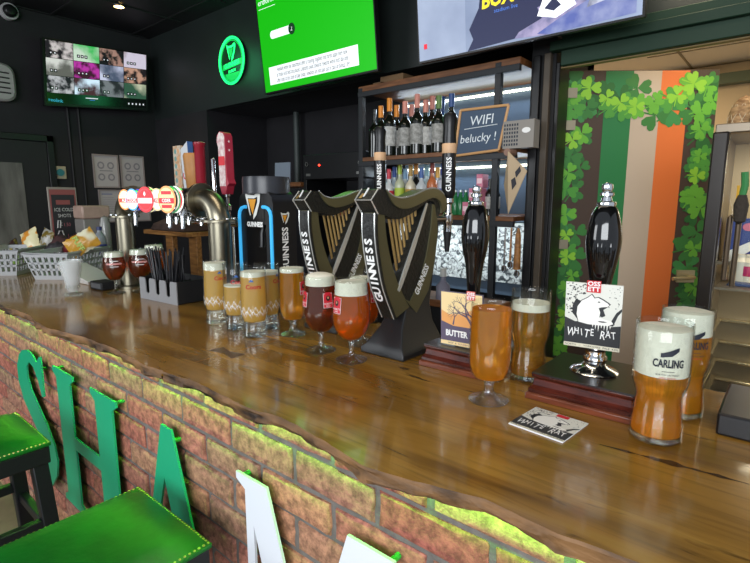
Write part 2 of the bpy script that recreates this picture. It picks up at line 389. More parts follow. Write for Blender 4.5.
for z0, z1 in rows_:
    off = -.932+.006 + (0 if row % 2 else .1075)
    i0 = int((-3.5-off)/.215)-1
    for i in range(i0, i0+23):
        x0 = off+i*.215; x1 = x0+.202
        x0 = max(x0, -3.5); x1 = min(x1, .75)
        if x1-x0 < .02: continue
        ny = 6; nzz = 4; ch = .005; dy = rn.uniform(-.002, .003)
        xs = [x0, x0+ch]+[x0+ch+(x1-x0-2*ch)*q/ny for q in range(1, ny)]+[x1-ch, x1]
        zs = [z0, z0+ch]+[z0+ch+(z1-z0-2*ch)*q/nzz for q in range(1, nzz)]+[z1-ch, z1]
        vs = []; fs = []
        for a, zc in enumerate(zs):
            for b, xc in enumerate(xs):
                ed = (a in (0, len(zs)-1)) or (b in (0, len(xs)-1))
                vs.append(V((xc+rn.uniform(-.0016, .0016), (.605 if ed else .600)+dy+rn.uniform(-.0012, .0012), zc+rn.uniform(-.0014, .0014))))
        W = len(xs)
        for a in range(len(zs)-1):
            for b in range(W-1): fs.append([a*W+b, a*W+b+1, (a+1)*W+b+1, (a+1)*W+b])
        o = len(vs); H = len(zs)
        ring = [b for b in range(W)]+[a*W+W-1 for a in range(1, H)]+[(H-1)*W+b for b in range(W-2, -1, -1)]+[a*W for a in range(H-2, 0, -1)]
        for q in ring: vs.append(V((vs[q].x, .614, vs[q].z)))
        for q in range(len(ring)):
            q2 = (q+1) % len(ring); fs.append([ring[q], o+q, o+q2, ring[q2]])
        tints += [rn.random()]*len(fs); bm.add(vs, fs, BRK)
    row += 1
bo = bm.build('brick_cladding', bar, smooth=45)
at = bo.data.attributes.new('tint', 'FLOAT', 'FACE'); at.data.foreach_set('value', tints[:len(bo.data.polygons)])
GE = mat('green_led', '30ff20', .5, emit=6)
MB().box((-3.45, .584, 1.059), (.7, .592, 1.0675), GE).build('led_strip', bar)
for xa in (-2.8, -1.4, 0.0): area('green_strip_light', (xa, .588, 1.0575), (xa, .594, .95), 1.4, .008, 2.2, (.16, 1, .04))
# ============================================================ SIGN LETTERS
GL = mat('green_acrylic', '22a878', .3); WL = mat('white_acrylic', 'dfe3ea', .35)
def sign_letter(polys, x0, x1, z0, z1, m, label, studs):
    root = thing('sign_letter', label, 'sign letter', (x0, .572, z0), group='sign letters on the brick bar front')
    b = MB(); Wd, Hh = x1-x0, z1-z0
    b.prism([(u*Wd, 0, v*Hh) for u, v in polys], (0, .006, 0), m)
    b.build('letter_face', root, smooth=50)
    for u, v in studs:
        MB().cyl((u*Wd, .006, v*Hh), (u*Wd, .034, v*Hh), .006, mat('stud_green_glow', '3f9a48', .4), 12).build('standoff', root)  # green light on the studs is painted into their colour
Hp = [(0, 1), (.36, 1), (.36, .965), (.30, .93), (.30, .56), (.70, .56), (.70, .93), (.64, .965), (.64, 1), (1, 1), (1, .965), (.94, .93), (.94, .07), (1, .035), (1, 0), (.64, 0), (.64, .035), (.70, .07), (.70, .47), (.30, .47), (.30, .07), (.36, .035), (.36, 0), (0, 0), (0, .035), (.06, .07), (.06, .93), (0, .965)]
Sc = smoothprof([(.80, .90, .02), (.66, .955, .055), (.48, .965, .08), (.28, .89, .12), (.20, .77, .15), (.30, .64, .17), (.50, .53, .18), (.72, .41, .17), (.82, .27, .15), (.76, .12, .12), (.55, .035, .08), (.36, .05, .055), (.2, .12, .02)], 5)
def s_poly():
    Lp, Rp = [], []
    for i, (x, y, wd) in enumerate(Sc):
        a = Sc[max(i-1, 0)]; c = Sc[min(i+1, len(Sc)-1)]
        tx, ty = c[0]-a[0], (c[1]-a[1])*1.5; l = math.hypot(tx, ty); nx, ny = -ty/l, tx/l/1.5
        Lp.append((x+nx*wd/2*1.15, y+ny*wd/2*1.15)); Rp.append((x-nx*wd/2*1.15, y-ny*wd/2*1.15))
    return Lp[:-1]+[(.14, .02), (.06, .02), (.06, .34), (.11, .34)]+Rp[::-1][1:-1]+[(.80, .97), (.88, .97), (.88, .66), (.83, .66)]
Ap = [(.47, 1), (.55, 1), (.93, .06), (1, .035), (1, 0), (.62, 0), (.62, .035), (.70, .07), (.62, .30), (.28, .30), (.22, .07), (.31, .035), (.31, 0), (0, 0), (0, .035), (.08, .07)]
Ap = [(.44, 1), (.56, 1), (.93, .06), (1, .035), (1, 0), (.60, 0), (.60, .035), (.68, .07), (.60, .28), (.29, .28), (.265, .345), (.575, .345), (.44, .72), (.16, .07), (.29, .035), (.29, 0), (0, 0), (0, .035), (.08, .07)]
Mp = [(0, 1), (.24, 1), (.50, .34), (.76, 1), (1, 1), (1, .97), (.94, .94), (.94, .06), (1, .03), (1, 0), (.68, 0), (.68, .03), (.75, .06), (.75, .78), (.46, 0), (.42, 0), (.13, .80), (.13, .06), (.2, .03), (.2, 0), (0, 0), (0, .03), (.07, .06), (.07, .94), (0, .97)]
SPX = [(22, 350), (27, 350), (32, 355), (36, 363), (38.5, 357), (40, 357), (44, 397), (42, 397), (38, 381), (33, 367), (29, 362), (26.5, 366), (27, 376), (31, 390), (39, 408), (47, 426), (54, 445), (57.5, 462), (57, 476), (52.5, 486), (46, 485), (41, 479), (37, 472), (35, 476), (33, 475), (30.5, 452), (33, 452), (38, 465), (43, 473), (47, 474), (48.5, 467), (47, 455), (42, 441), (33, 420), (24, 400), (18.5, 380), (17, 365), (19, 354)]
SPT = [PY(*p, .572) for p in SPX]
sign_letter([((p.x+2.43)/.33, (p.z-.37)/.525) for p in SPT][::-1], -2.43, -2.10, .37, .895, GL, 'green letter S fixed to the brick bar front', [(.80, .90), (.45, .22), (.25, .95)])
sign_letter(Hp, -1.99, -1.47, .385, .90, GL, 'green letter H fixed to the brick bar front', [(.04, .985), (.97, .985), (.03, .015), (.97, .015)])
sign_letter(Ap, -1.39, -.96, .385, .915, GL, 'green letter A fixed to the brick bar front', [(.54, .93), (.05, .02), (.97, .02)])
sign_letter(Mp, -.872, -.44, .385, .908, WL, 'white letter M fixed to the brick bar front', [(.03, .98), (.97, .98), (.03, .015), (.97, .015)])
# ============================================================ STOOLS
LEA = mat('green_leather', '04651a', .42, color2='034a12', scale=9, bump=.12, bscale=45, ramp=(.3, .7))
SW = mat('black_stained_wood', '15161a', .4)
def make_stool():
    t = thing('bar_stool', 'green leather bar stool nearest the camera, black legs and nail-studded seat', 'bar stool', group='green studded bar stools')
    W, D, h = .325, .36, .803   # seat spans x 0..W, y -D..0
    N_ = 10; vs = []; fs = []
    for j in range(N_+1):
        for i in range(N_+1):
            u, v = i/N_, j/N_
            b = (1-(2*u-1)**4)*(1-(2*v-1)**4)
            vs.append(V((u*W, -D+v*D, h-.022+.024*b**.5)))
    for j in range(N_):
        for i in range(N_): a = j*(N_+1)+i; fs.append([a, a+1, a+N_+2, a+N_+1])
    m = MB().add(vs, fs, LEA)
    m.box((0, -D, h-.032), (W, 0, h-.021), LEA); m.build('seat', t, bevel=.003)
    st = MB(); STD = mat('brass_stud', 'c8b070', .3, 1)
    def stud(x, y): st.lathe([(.0036, 0), (.003, .0015), (0, .0024)], STD, 8, Matrix.Translation((x, y, h-.0205)))
    n = 33
    for i in range(n+1):
        q = .006+(W-.012)*i/n; st_y = .006
        stud(q, -st_y); stud(q, -D+st_y)
        q2 = -D+.006+(D-.012)*i/n; stud(.006, q2); stud(W-.006, q2)
    o = st.build('nail_studs', t); o['kind'] = 'stuff'
    MB().box((.004, -D+.004, h-.085), (W-.004, -.004, h-.0325), SW).build('apron', t, bevel=.004)
    for sx in (0, 1):
        for sy in (0, 1):
            x0, y0 = .03+sx*(W-.06), -.03-sy*(D-.06); x1, y1 = x0+(sx-.5)*.07, y0-(sy-.5)*.07
            m = MB(); r = .02
            m.loft([[V((x1+a*r, y1+b*r, 0)) for a, b in ((-1, -1), (1, -1), (1, 1), (-1, 1))], [V((x0+a*r, y0+b*r, h-.08)) for a, b in ((-1, -1), (1, -1), (1, 1), (-1, 1))]], SW)
            m.build('leg', t, bevel=.003)
    for zz, k in ((.28, .6), (.5, .35)):
        e = .035*k
        for a in (0, 1):
            y = -.03+e if a else -D+.03-e
            MB().box((.03-e, y-.012, zz-.015), (W-.03+e, y+.012, zz+.015), SW).build('stretcher', t, bevel=.003)
            x = .03-e if a else W-.03+e
            MB().box((x-.012, -D+.03-e, zz+.02), (x+.012, -.03+e, zz+.05), SW).build('stretcher', t, bevel=.003)
    return t
s0 = make_stool(); s0.location = (-1.185, .50, 0)
dup(s0, (-1.915, .435, .01), 0, 'green leather bar stool at the left edge, beside the letter S')
# ============================================================ GLASSES
PALE = beer_mat('pale_lager', 'fdeab8', 'ffd478', .66)
LAG = beer_mat('golden_lager', 'ffd888', 'ffb236', .33)
AMB = beer_mat('amber_ale', 'f7a040', 'fb8e20', .34)
RED = beer_mat('red_ale', 'cf7c48', 'b45e38', .26)
DIM = beer_mat('dim_lager', 'ecc478', 'd8a448', .32)
def shell(b, prof, th, m, zin):
    """closed glass shell: outer profile, inner wall from rim down to zin"""
    f = interp(prof); zt = prof[-1][1]
    inner = [(max(f(z)-th, .001), z) for z in [zt-(zt-zin)*i/14 for i in range(15)]]
    b.lathe([(0, prof[0][1])]+prof+[(f(zt)-th*.5, zt+.0008)]+inner+[(0, zin)], m, 40)
def fill(prof, th, z0, z1, m, dome=0):
    f = interp(prof); b = MB()
    pr_ = [(0, z0)]+[(max(f(z)-th-.0003, .001), z) for z in [z0+(z1-z0)*i/12 for i in range(13)]]
    if dome: pr_ += [(pr_[-1][0]*math.cos(a), z1+dome*math.sin(a)) for a in (R(30), R(60))]+[(0, z1+dome)]
    else: pr_ += [(0, z1)]
    return b.lathe(pr_, m, 40)
def beer_glass(name, label, kind, loc, liquid, zl, zf, rz=0, dome=0, logo=None, group=None, scale=1):
    t = thing(name, label, 'glass', loc, rz, group)
    th = .0018
    if kind == 'pint':     # ribbed waisted pint
        bot = [(.0345, 0), (.0385, .003), (.0375, .03), (.0345, .06), (.0335, .075)]
        top = [(.0335, .075), (.0365, .086), (.0405, .098), (.0415, .12), (.0415, .16), (.0405, .195)]
        full = bot+top[1:]; zin = .012
    elif kind == 'straight':  # straight glass on a thick narrower foot
        full = [(.0315, 0), (.0345, .003), (.0325, .02), (.0310, .036), (.0315, .046), (.036, .062), (.0375, .08), (.0370, .12), (.0362, .16), (.0362, .198)]; zin = .046
    elif kind == 'tulip':
        full = smoothprof([(.006, .048), (.020, .052), (.035, .068), (.0435, .09), (.0452, .112), (.0430, .14), (.0400, .17), (.0385, .196)], 3); zin = .054
    elif kind == 'stem':
        full = smoothprof([(.010, .040), (.026, .046), (.034, .062), (.0370, .082), (.0375, .12), (.0365, .16), (.0355, .196)], 3); zin = .048
    elif kind == 'chalice':
        full = smoothprof([(.008, .055), (.024, .062), (.040, .085), (.049, .115), (.0475, .14), (.042, .165), (.037, .19)], 3); zin = .062
    if kind in ('pint', 'straight'):
        g = MB(); shell(g, full, th, GLW, zin); g.build('glass_wall', t, smooth=60)
        if kind == 'straight':
            MB().lathe([(0, .001), (.030, .001), (.0335, .004), (.0315, .02), (.0300, .036), (.0305, .0445), (0, .0445)], GLS, 40).build('glass_base', t, smooth=50)
        else:
            MB().lathe([(0, .001), (.033, .001), (.037, .004), (.0365, .0112), (0, .0112)], GLS, 40).build('glass_base', t, smooth=50)
    else:
        fr_ = {'tulip': .037, 'stem': .035, 'chalice': .037}[kind]; zb = full[0][1]
        sr = {'tulip': .0058, 'stem': .0085, 'chalice': .006}[kind]
        MB().lathe([(0, 0), (fr_, 0), (fr_+.0008, .002), (fr_-.004, .0045), (.016, .009), (sr+.003, .015), (sr, .022), (sr, zb-.008), (sr+.002, zb-.002), (sr+.006, zb+.004), (0, zb+.005)], GLS, 40).build('stem_foot', t, smooth=60)
        g = MB(); shell(g, full, th, GLW, zin); g.build('bowl', t, smooth=60)
    if liquid:
        lb = fill(full, th, zin+.0005, zl, liquid); lb.build('beer', t, smooth=60)
        if zf: fill(full, th, zl+.0004, zf, FOAM, dome).build('foam', t, smooth=70)
    if logo: logo(t, interp(full))
    t.scale = (scale,)*3
    return t
# direction (angle) from a thing toward the camera
def face_cam(loc): return math.atan2(-loc[1], -loc[0])
INK = mat('navy_print', '1e2430', .5); REDI = mat('red_logo', 'c02230', .45); PALEP = mat('pale_print', 'e8ecec', .5)
def carling_logo(ang):
    def f(t, rf):
        b = MB(); w_ = wrapper(rf, ang, .137)
        b.text('CARLING', .0175, (0,)*3, (1, 0, 0), (0, 0, 1), INK, wrap=w_, bold=.0005, squeeze=.60)
        pts = [(-.015, .012), (.012, .0135), (.0165, .023), (.0163, .0245), (.004, .020), (-.015, .019)]
        N_ = 8; top = []; bot = []
        for i in range(N_+1):
            x = -.012+.025*i/N_; bot.append((x, .0100+.001*i*(i > 1)*.5+max(0, i-5)*.0022)); top.append((x, .0165+(.010*(i/N_)**1.2)))
        vs = [w_(*p) for p in bot]+[w_(*p) for p in top]
        b.add(vs, [[i, i+1, N_+2+i, N_+1+i] for i in range(N_)], INK)
        b.add([w_(x, y) for y in (-.0125, -.0118) for x in (-.009, -.0045, 0, .0045, .009)], [[i, i+1, 6+i, 5+i] for i in range(4)], INK)
        b.text('BURTON ON TRENT', .0036, (0,)*3, (1, 0, 0), (0, 0, 1), INK, wrap=wrapper(rf, ang, .137-.0175))
        b.text('GREAT BRITAIN', .0034, (0,)*3, (1, 0, 0), (0, 0, 1), REDI, wrap=wrapper(rf, ang, .137-.0225))
        b.build('printed_logo', t)
        b = MB()
        for i in range(46):
            a = 2*math.pi*i/46
            b.tube([(math.cos(a)*(rf(z)+.0002), math.sin(a)*(rf(z)+.0002), z) for z in (.080, .09, .1, .112)], .0006, GLW, 6)
        o = b.build('ribs', t); o['kind'] = 'stuff'
        b = MB(); b.text('BAR', .016, (0,)*3, (1, 0, 0), (0, 0, 1), GLS, wrap=wrapper(rf, ang+.1, .048, .0003), bold=.0004); b.build('embossed_lettering', t)
    return f
def mountain_logo(ang):
    def f(t, rf):
        b = MB()
        b.text('Coors', .017, (0,)*3, (1, 0, 0), (0, 0, 1), REDI, wrap=wrapper(rf, ang+.5, .146), bold=.0004)
        bl = mat('blue_logo', '3c6ab0', .5); w_ = wrapper(rf, ang+.35, .160)
        b.add([w_(x, y) for x, y in ((-.007, 0), (0, .001), (.007, 0), (.004, .005), (0, .008), (-.004, .004))], [[0, 1, 4, 5], [1, 2, 3, 4]], bl)
        b.build('printed_writing', t); b = MB()
        rr = random.Random(5); N_ = 64; prev = None
        for k, am in ((0, 1), (1, .7)):
            pts = []
            for i in range(N_+1):
                x = -.075+.15*i/N_; y = (abs(((i*.13+k*.37) % 1)-.5)*2)*.018*am+rr.uniform(-.0015, .0015)-k*.006
                pts.append((x, y))
            for (x0, y0), (x1, y1) in zip(pts, pts[1:]):
                w_ = wrapper(rf, ang+.2, .072)
                b.add([w_(x0, y0-.0006), w_(x1, y1-.0006), w_(x1, y1+.0012), w_(x0, y0+.0012)], [[0, 1, 2, 3]], PALEP)
            for i in range(2, N_, 2):
                x0, y0 = pts[i]; w_ = wrapper(rf, ang+.2, .072)
                b.add([w_(x0, y0), w_(x0+.0012, y0), w_(x0+.003, y0-.007-rr.uniform(0, .004)), w_(x0+.0018, y0-.007)], [[0, 1, 2, 3]], PALEP)
        b.build('printed_mountains', t)
    return f
def shield_logo(angs):
    def f(t, rf):
        b = MB()
        for a in angs:
            w_ = wrapper(rf, a, .138); hw = .0115; n = 6
            def strip(hx, y0, y1, m, off):
                w2 = wrapper(rf, a, .138, off); N2 = 6
                vs = [w2(-hx+2*hx*i/n, y0+(y1-y0)*j/N2) for j in range(N2+1) for i in range(n+1)]
                b.add(vs, [[j*(n+1)+i, j*(n+1)+i+1, (j+1)*(n+1)+i+1, (j+1)*(n+1)+i] for j in range(N2) for i in range(n)], m)
            strip(.0125, -.018, .018, PALEP, .0004); strip(.0118, -.0172, .0172, REDI, .0007); strip(.008, .0172, .0205, REDI, .0007)
            w3 = wrapper(rf, a, .138, .0010)
            c_ = [w3(.0058*math.cos(q), .006+.0065*math.sin(q)) for q in [i*math.pi/6 for i in range(12)]]
            b.add([w3(0, .006)]+c_, [[0, 1+i, 1+(i+1) % 12] for i in range(12)], BLKP)
            w4 = wrapper(rf, a, .138, .0013)
            c_ = [w4(.0026*math.cos(q), .0075+.0032*math.sin(q)) for q in [i*math.pi/4 for i in range(8)]]
            b.add([w4(0, .0075)]+c_, [[0, 1+i, 1+(i+1) % 8] for i in range(8)], mat('skin_print', 'b58a66', .6))
            b.text('MORETTI', .0062, (0,)*3, (1, 0, 0), (0, 0, 1), WHITE, wrap=wrapper(rf, a, .138-.008, .0010))
            b.text('BIRRA', .0045, (0,)*3, (1, 0, 0), (0, 0, 1), WHITE, wrap=wrapper(rf, a, .138-.0135, .0010))
        b.build('printed_badge', t)
    return f
def band_logo(a, txt=''):
    def f(t, rf):
        b = MB(); n = 14; hx = .032
        w2 = wrapper(rf, a, .135); vs = [w2(-hx+2*hx*i/n, y) for y in (-.0035, .0035) for i in range(n+1)]
        b.add(vs, [[i, i+1, n+2+i, n+1+i] for i in range(n)], mat('pink_band', 'c98a86', .5))
        for y, hh in ((.012, .0012), (-.012, .0012)):
            w2 = wrapper(rf, a, .135+y); vs = [w2(-.018+.036*i/n, yy) for yy in (-hh, hh) for i in range(n+1)]
            b.add(vs, [[i, i+1, n+2+i, n+1+i] for i in range(n)], PALEP)
        b.build('printed_logo', t)
    return f
Zc = 1.1004
def L3(x, y): return (x, y, Zc)
# right: two waisted pints
beer_glass('pint_glass', 'nearer ribbed pint of lager with deep white head, in front of the other', 'pint', L3(-.143, .885), LAG, .112, .185, dome=.003, logo=carling_logo(face_cam((-.143, .885))+.24))
beer_glass('pint_glass', 'ribbed pint of lager standing behind the nearer pint at the right', 'pint', L3(-.131, 1.02), LAG, .150, .190, dome=.003, logo=carling_logo(face_cam((-.112, 1.005))+.42))
# goblet of cider and partly drunk pint beside it
beer_glass('stemmed_glass', 'large stemmed glass of golden cider with no head, beside the purple pump clip', 'stem', L3(-.425, .850), LAG, .184, 0, scale=1.08).scale = (1.08, 1.08, .99)
beer_glass('pint_glass', 'partly drunk ribbed pint standing just behind the large stemmed cider glass', 'pint', L3(-.419, 1.02), DIM, .152, .168, scale=1.0)
# tulips with red badges
beer_glass('tulip_glass', 'tulip glass of dark red ale with a domed head and red badge', 'tulip', L3(-.910, .868), RED, .172, .192, dome=.012, logo=shield_logo([face_cam((-.91, .868))+.45, face_cam((-.91, .868))-1.15]))
beer_glass('tulip_glass', 'nearest tulip glass of bright amber ale, foot closest to the counter edge', 'tulip', L3(-.796, .860), AMB, .160, .190, scale=1.02, logo=shield_logo([face_cam((-.79, .862))-.85]))
beer_glass('tulip_glass', 'tulip glass of amber ale hidden behind the bright amber one, against the harp fitting', 'tulip', L3(-.869, .988), AMB, .172, .18, logo=shield_logo([face_cam((-.83, .98))+.75]))
beer_glass('stemmed_glass', 'short-stemmed straight glass of golden lager left of the dark red ale', 'stem', L3(-1.085, .925), LAG, .182, .194, logo=lambda t, rf: shield_logo([face_cam((-1.085, .925))+.95])(t, rf))
# mountain glasses
beer_glass('straight_glass', 'leftmost full mountain-print lager glass standing apart, before the thick metal column', 'straight', L3(-1.375, .862), PALE, .170, .192, logo=mountain_logo(face_cam((-1.375, .862))), dome=.002)
beer_glass('straight_glass', 'partly drunk mountain-print glass just left of the frontmost full one', 'straight', L3(-1.268, .862), PALE, .130, .134, logo=mountain_logo(face_cam((-1.268, .862))-.3))
beer_glass('straight_glass', 'frontmost mountain-print lager glass with a thin head and red writing', 'straight', L3(-1.158, .845), PALE, .172, .186, logo=mountain_logo(face_cam((-1.158, .845))-.5))
beer_glass('straight_glass', 'mountain-print lager glass half hidden behind the frontmost one', 'straight', L3(-1.20, .925), PALE, .165, .175, logo=mountain_logo(face_cam((-1.2, .925))+.6))
# far group
for px, py, liq, lab, sc in ((123, 293, RED, 'leftmost chalice of ale in the far cluster of three', .93), (138, 290.5, RED, 'middle chalice of ale in the far cluster of three', .96), (154, 286, AMB, 'rightmost chalice of orange ale in the far cluster, behind the straw caddy', 1.0)):
    p_ = {123: V((-2.150, .880, 0)), 138: V((-2.115, .970, 0)), 154: V((-2.190, 1.072, 0))}[px]; beer_glass('chalice_glass', lab, 'chalice', (p_.x, p_.y, Zc), liq, .163, .184, logo=band_logo(face_cam(p_)), scale=sc)
# flared empty glasses
def flared(loc, label, scl=1):
    t = thing('flared_glass', label, 'glass', loc)
    MB().lathe([(0, .02), (.018, .02), (.022, .026), (.026, .05), (.036, .10), (.044, .145), (.042, .145), (.034, .10), (.024, .05), (.019, .03), (0, .028)], mat('frosted_glass_wall', 'e8ecec', .12, alpha=.3), 24).build('bowl', t, smooth=50)
    m = MB()
    for i in range(8):
        a = i*math.pi/4; m.lathe([(0, -.008), (.007, -.005), (.0095, 0), (.007, .006), (0, .009)], GLS, 10, Matrix.Translation((.026*math.cos(a), .026*math.sin(a), .0085)))
    m.lathe([(0, .003), (.02, .003), (.024, .01), (.016, .019), (0, .02)], GLS, 20); m.build('foot', t)
    t.scale = (scl,)*3
flared((-2.20, .735, Zc), 'empty flared shot glass with knobbly foot standing alone near the front edge')
flared((-2.20, .735, Zc+.032), 'second empty flared glass nested inside the lone knobbly-footed one', .8)
# ============================================================ HARP FITTINGS
OLIVE = mat('olive_gold', '6e6b50', .34, .65); DKH = mat('harp_black', '1a1b19', .4, bump=.3, bscale=120)
def make_harp():
    X0, X1 = -.763, -.72; ox, oy, oz = -.745, .99, 1.1
    t = thing('harp_beer_font', 'nearer harp-shaped beer font with gold rods and black base', 'beer font', (ox, oy, oz), group='harp-shaped beer fonts')
    def pl(pts, x=X1): return [PX(px, py, x)-V((x, 0, 0))+V((x-ox, -oy, -oz)) for px, py in pts]
    def rf_(p, k=3): return smoothprof(p, k)
    # post (curved pillar) with lettered front face
    outer = rf_([(377, 213), (377, 235), (380, 262), (385.5, 290), (396, 319)])
    inner = rf_([(385.5, 215), (387, 235), (392, 262), (399, 284), (410, 307)])
    O = [PX(*p, X1) for p in outer]; I = [PX(*p, X1) for p in inner]
    Lc = V((ox, oy, oz))
    def strip(A, B, x0, x1, m, b):
        n = len(A); a0 = [V((x0, p.y, p.z))-Lc for p in A]; a1 = [V((x1, p.y, p.z))-Lc for p in A]; b0 = [V((x0, p.y, p.z))-Lc for p in B]; b1 = [V((x1, p.y, p.z))-Lc for p in B]
        b.loft([[a0[i], a1[i], b1[i], b0[i]] for i in range(n)], m)
    b = MB(); strip(O, I, X0+.004, X1-.002, OLIVE, b); b.build('pillar', t, smooth=30)
    b = MB(); O2 = [p+V((0, -.004, -.001)) for p in O]; O3 = [p+V((0, .003, 0)) for p in O]
    strip(O2, O3, X0, X1+.0005, DKH, b); b.build('pillar_facing', t, smooth=30)
    b = MB()
    for xx in (X0+.003, X1-.003): b.tube([V((xx, p.y-.005, p.z))-Lc for p in O], .0016, mat('silver_trim', 'd4d6d2', .25, .6), 6)
    b.build('silver_trim', t)
    # lettering up the pillar face
    b = MB(); n = len(O); word = 'GUINNESS'
    cum = [0]
    for i in range(1, n): cum.append(cum[-1]+(O[i]-O[i-1]).length)
    tot = cum[-1]
    for k, ch in enumerate(word):
        s_ = tot*(.80-.60*(k+.5)/8)
        for i in range(n-1):
            if cum[i] <= s_ <= cum[i+1]:
                q = (s_-cum[i])/(cum[i+1]-cum[i]); p = O[i].lerp(O[i+1], q); tg = (O[i]-O[i+1]).normalized(); break
        b.text(ch, .031, V(((X0+X1)/2, p.y, p.z))+V((0, -.0062, -.0012))-Lc, tg, (-1, 0, 0), WHITE, bold=.0012, squeeze=1)
    b.build('pillar_lettering', t)
    # head block
    hp = [(378, 214), (371, 200), (378, 189), (386, 189), (392, 197), (398, 217)]
    P = [PX(*p, X1) for p in hp]
    b = MB(); b.prism([V((X1+.002, p.y, p.z))-Lc for p in P], (-.047, 0, 0), DKH); b.build('head_block', t, bevel=.002)
    b = MB()
    for xx in (X0-.003, X1+.002): b.tube([V((xx, p.y-.002, p.z))-Lc for p in P[:3]], .0018, MC['silver_trim'], 6)
    b.tube([V((X0-.003, P[1].y-.003, P[1].z))-Lc, V((X1+.002, P[1].y-.003, P[1].z))-Lc], .0012, MC['silver_trim'], 6)
    pm = (P[1]+P[2])/2; b.tube([V((-.756, pm.y-.004, pm.z-.014))-Lc, V((-.735, pm.y-.002, pm.z+.014))-Lc], .002, WHITE, 6)
    b.add([V((-.757, P[1].y-.001, P[1].z+.004))-Lc, V((-.748, P[1].y-.001, P[1].z+.004))-Lc, V((-.752, P[2].y-.0012, P[2].z-.004))-Lc, V((-.758, P[2].y-.0012, P[2].z-.004))-Lc], [[0, 1, 2, 3]], GOLD)
    b.build('head_trim', t)
    # neck: S-curved, wide olive top, dark lower carving
    top = rf_([(385, 190), (391, 196), (400, 198.5), (412, 196), (425, 190), (434, 189), (441, 193), (445, 201), (444, 210)])
    mid = rf_([(388, 197), (393, 205), (402, 209), (414, 206), (426, 199.5), (433, 198), (438, 201), (440, 207), (440, 213)])
    low = rf_([(386, 213), (391, 218), (400, 219), (414, 212), (426, 203), (432, 201), (435, 205), (436, 210), (437, 217)])
    T_, M_, W_ = [[PX(*p, X1) for p in q] for q in (top, mid, low)]
    b = MB(); strip(T_, M_, X0-.002, X1+.006, OLIVE, b); b.build('neck', t, smooth=40)
    b = MB(); strip(M_, W_, X0+.004, X1, DKH, b); b.build('neck_underside', t, smooth=40)
    b = MB(); b.tube([V((X1+.004, p.y, p.z+.002))-Lc for p in T_[:20]], .0018, MC['silver_trim'], 6); b.build('neck_trim', t)
    # soundboard
    sb_o = [(437, 205), (438, 232), (435, 262), (429, 290), (417, 313), (410, 305)]
    sb_i = [(427, 203), (421, 220), (414, 240), (406, 263), (400, 282), (398, 290)]
    A = [PX(*p, X1) for p in sb_i]; B = [PX(*p, X1) for p in sb_o]
    b = MB(); strip(A, B, X0+.006, X1-.004, DKH, b); b.build('soundboard', t)
    b = MB()
    def lerp2(k): return [a.lerp(c, k) for a, c in zip(A, B)]
    strip(lerp2(.02), lerp2(.14), X0+.004, X1-.001, MC['silver_trim'], b); b.build('soundboard_bar', t)
    b = MB(); strip(lerp2(.62), lerp2(1.0), X0+.004, X1-.001, OLIVE, b); b.build('soundboard_edge', t)
    p0, p1 = PX(404, 303, X1), PX(431, 256, X1); d_ = (p1-p0); d_.x = 0
    p0, p1 = PX(413, 304, X1), PX(431, 256, X1); d_ = (p1-p0); d_.x = 0
    up = V((0, -d_.z, d_.y)).normalized()
    b = MB()
    c_ = (p0+p1)/2
    b.text('GUINNESS', .029, V((X1-.0004, c_.y, c_.z))-Lc, d_, up, WHITE, bold=.0008, squeeze=.62); b.build('soundboard_lettering', t)
    # strings (gold rods)
    for i in range(11):
        q = i/10; a = (387.5+37*q, 218-13*q-(3 if 0 < i < 9 else 0)); c = (396.5+28*q, 274-64*q)
        pa, pc = PX(*a, -.745), PX(*c, -.745); pa.x = pc.x = -.742
        MB().cyl(pa-Lc+V((0, 0, .004)), pc-Lc, .0036, GOLD, 10).build('string_rod', t)
    # base column
    b = MB()
    secs = [(0, -.825, -.688, .925, 1.115), (.012, -.825, -.688, .925, 1.115), (.03, -.808, -.700, .935, 1.105), (.07, -.785, -.714, .955, 1.09), (.115, -.776, -.7245, .985, 1.09), (.2, -.770, -.727, 1.02, 1.11), (.3, -.768, -.727, 1.07, 1.13), (.385, -.766, -.727, 1.09, 1.13)]
    b.loft([[V((x0, y0, z+1.1))-Lc, V((x1, y0, z+1.1))-Lc, V((x1, y1, z+1.1))-Lc, V((x0, y1, z+1.1))-Lc] for z, x0, x1, y0, y1 in secs], mat('base_black', '1c1d1f', .42)); b.build('base', t, bevel=.003, smooth=30)
    # tap: mechanism, nozzle and tall lever
    ty = 1.165-oy; tx = -.722-ox
    b = MB(); b.lathe([(0, .30), (.011, .30), (.011, .32), (.014, .325), (.014, .345), (.010, .35), (.010, .372), (.015, .378), (.015, .388), (0, .388)], CHR, 20, Matrix.Translation((tx, ty, 0)))
    b.cyl((tx, ty, .335), (tx-.01, ty-.06, .335), .008, CHR, 14); b.build('tap_body', t)
    MB().lathe([(0, .245), (.006, .245), (.0115, .30), (0, .30)], BLKM, 16, Matrix.Translation((tx, ty, 0))).build('nozzle', t)
    hb = MB(); M = Matrix.Translation((tx, ty, 0))
    hb.lathe([(0, .389), (.013, .389), (.0185, .40), (.0185, .505), (0, .505)], BLK, 20, M)
    hb.lathe([(.0185, .505), (.0195, .507), (.0195, .528), (.0185, .53)], mat('cream_head', 'c9a27c', .5), 20, M)
    hb.lathe([(.0185, .53), (.0165, .57), (.0195, .595), (.014, .607), (0, .61)], BLK, 20, M); 
    h = hb.build('tap_lever', t)
    b = MB(); b.text('GUINNESS', .019, V((tx, ty, .45))+V((.55, -.83, 0)).normalized()*.0192, (0, 0, 1), (-.83, -.55, 0), WHITE, bold=.0003); b.build('lever_lettering', h)
    return t
hp0 = make_harp()
dup(hp0, hp0.location+V((-.298, .075, 0)), 0, 'farther harp-shaped beer font, left of its twin and behind the tulip glasses')
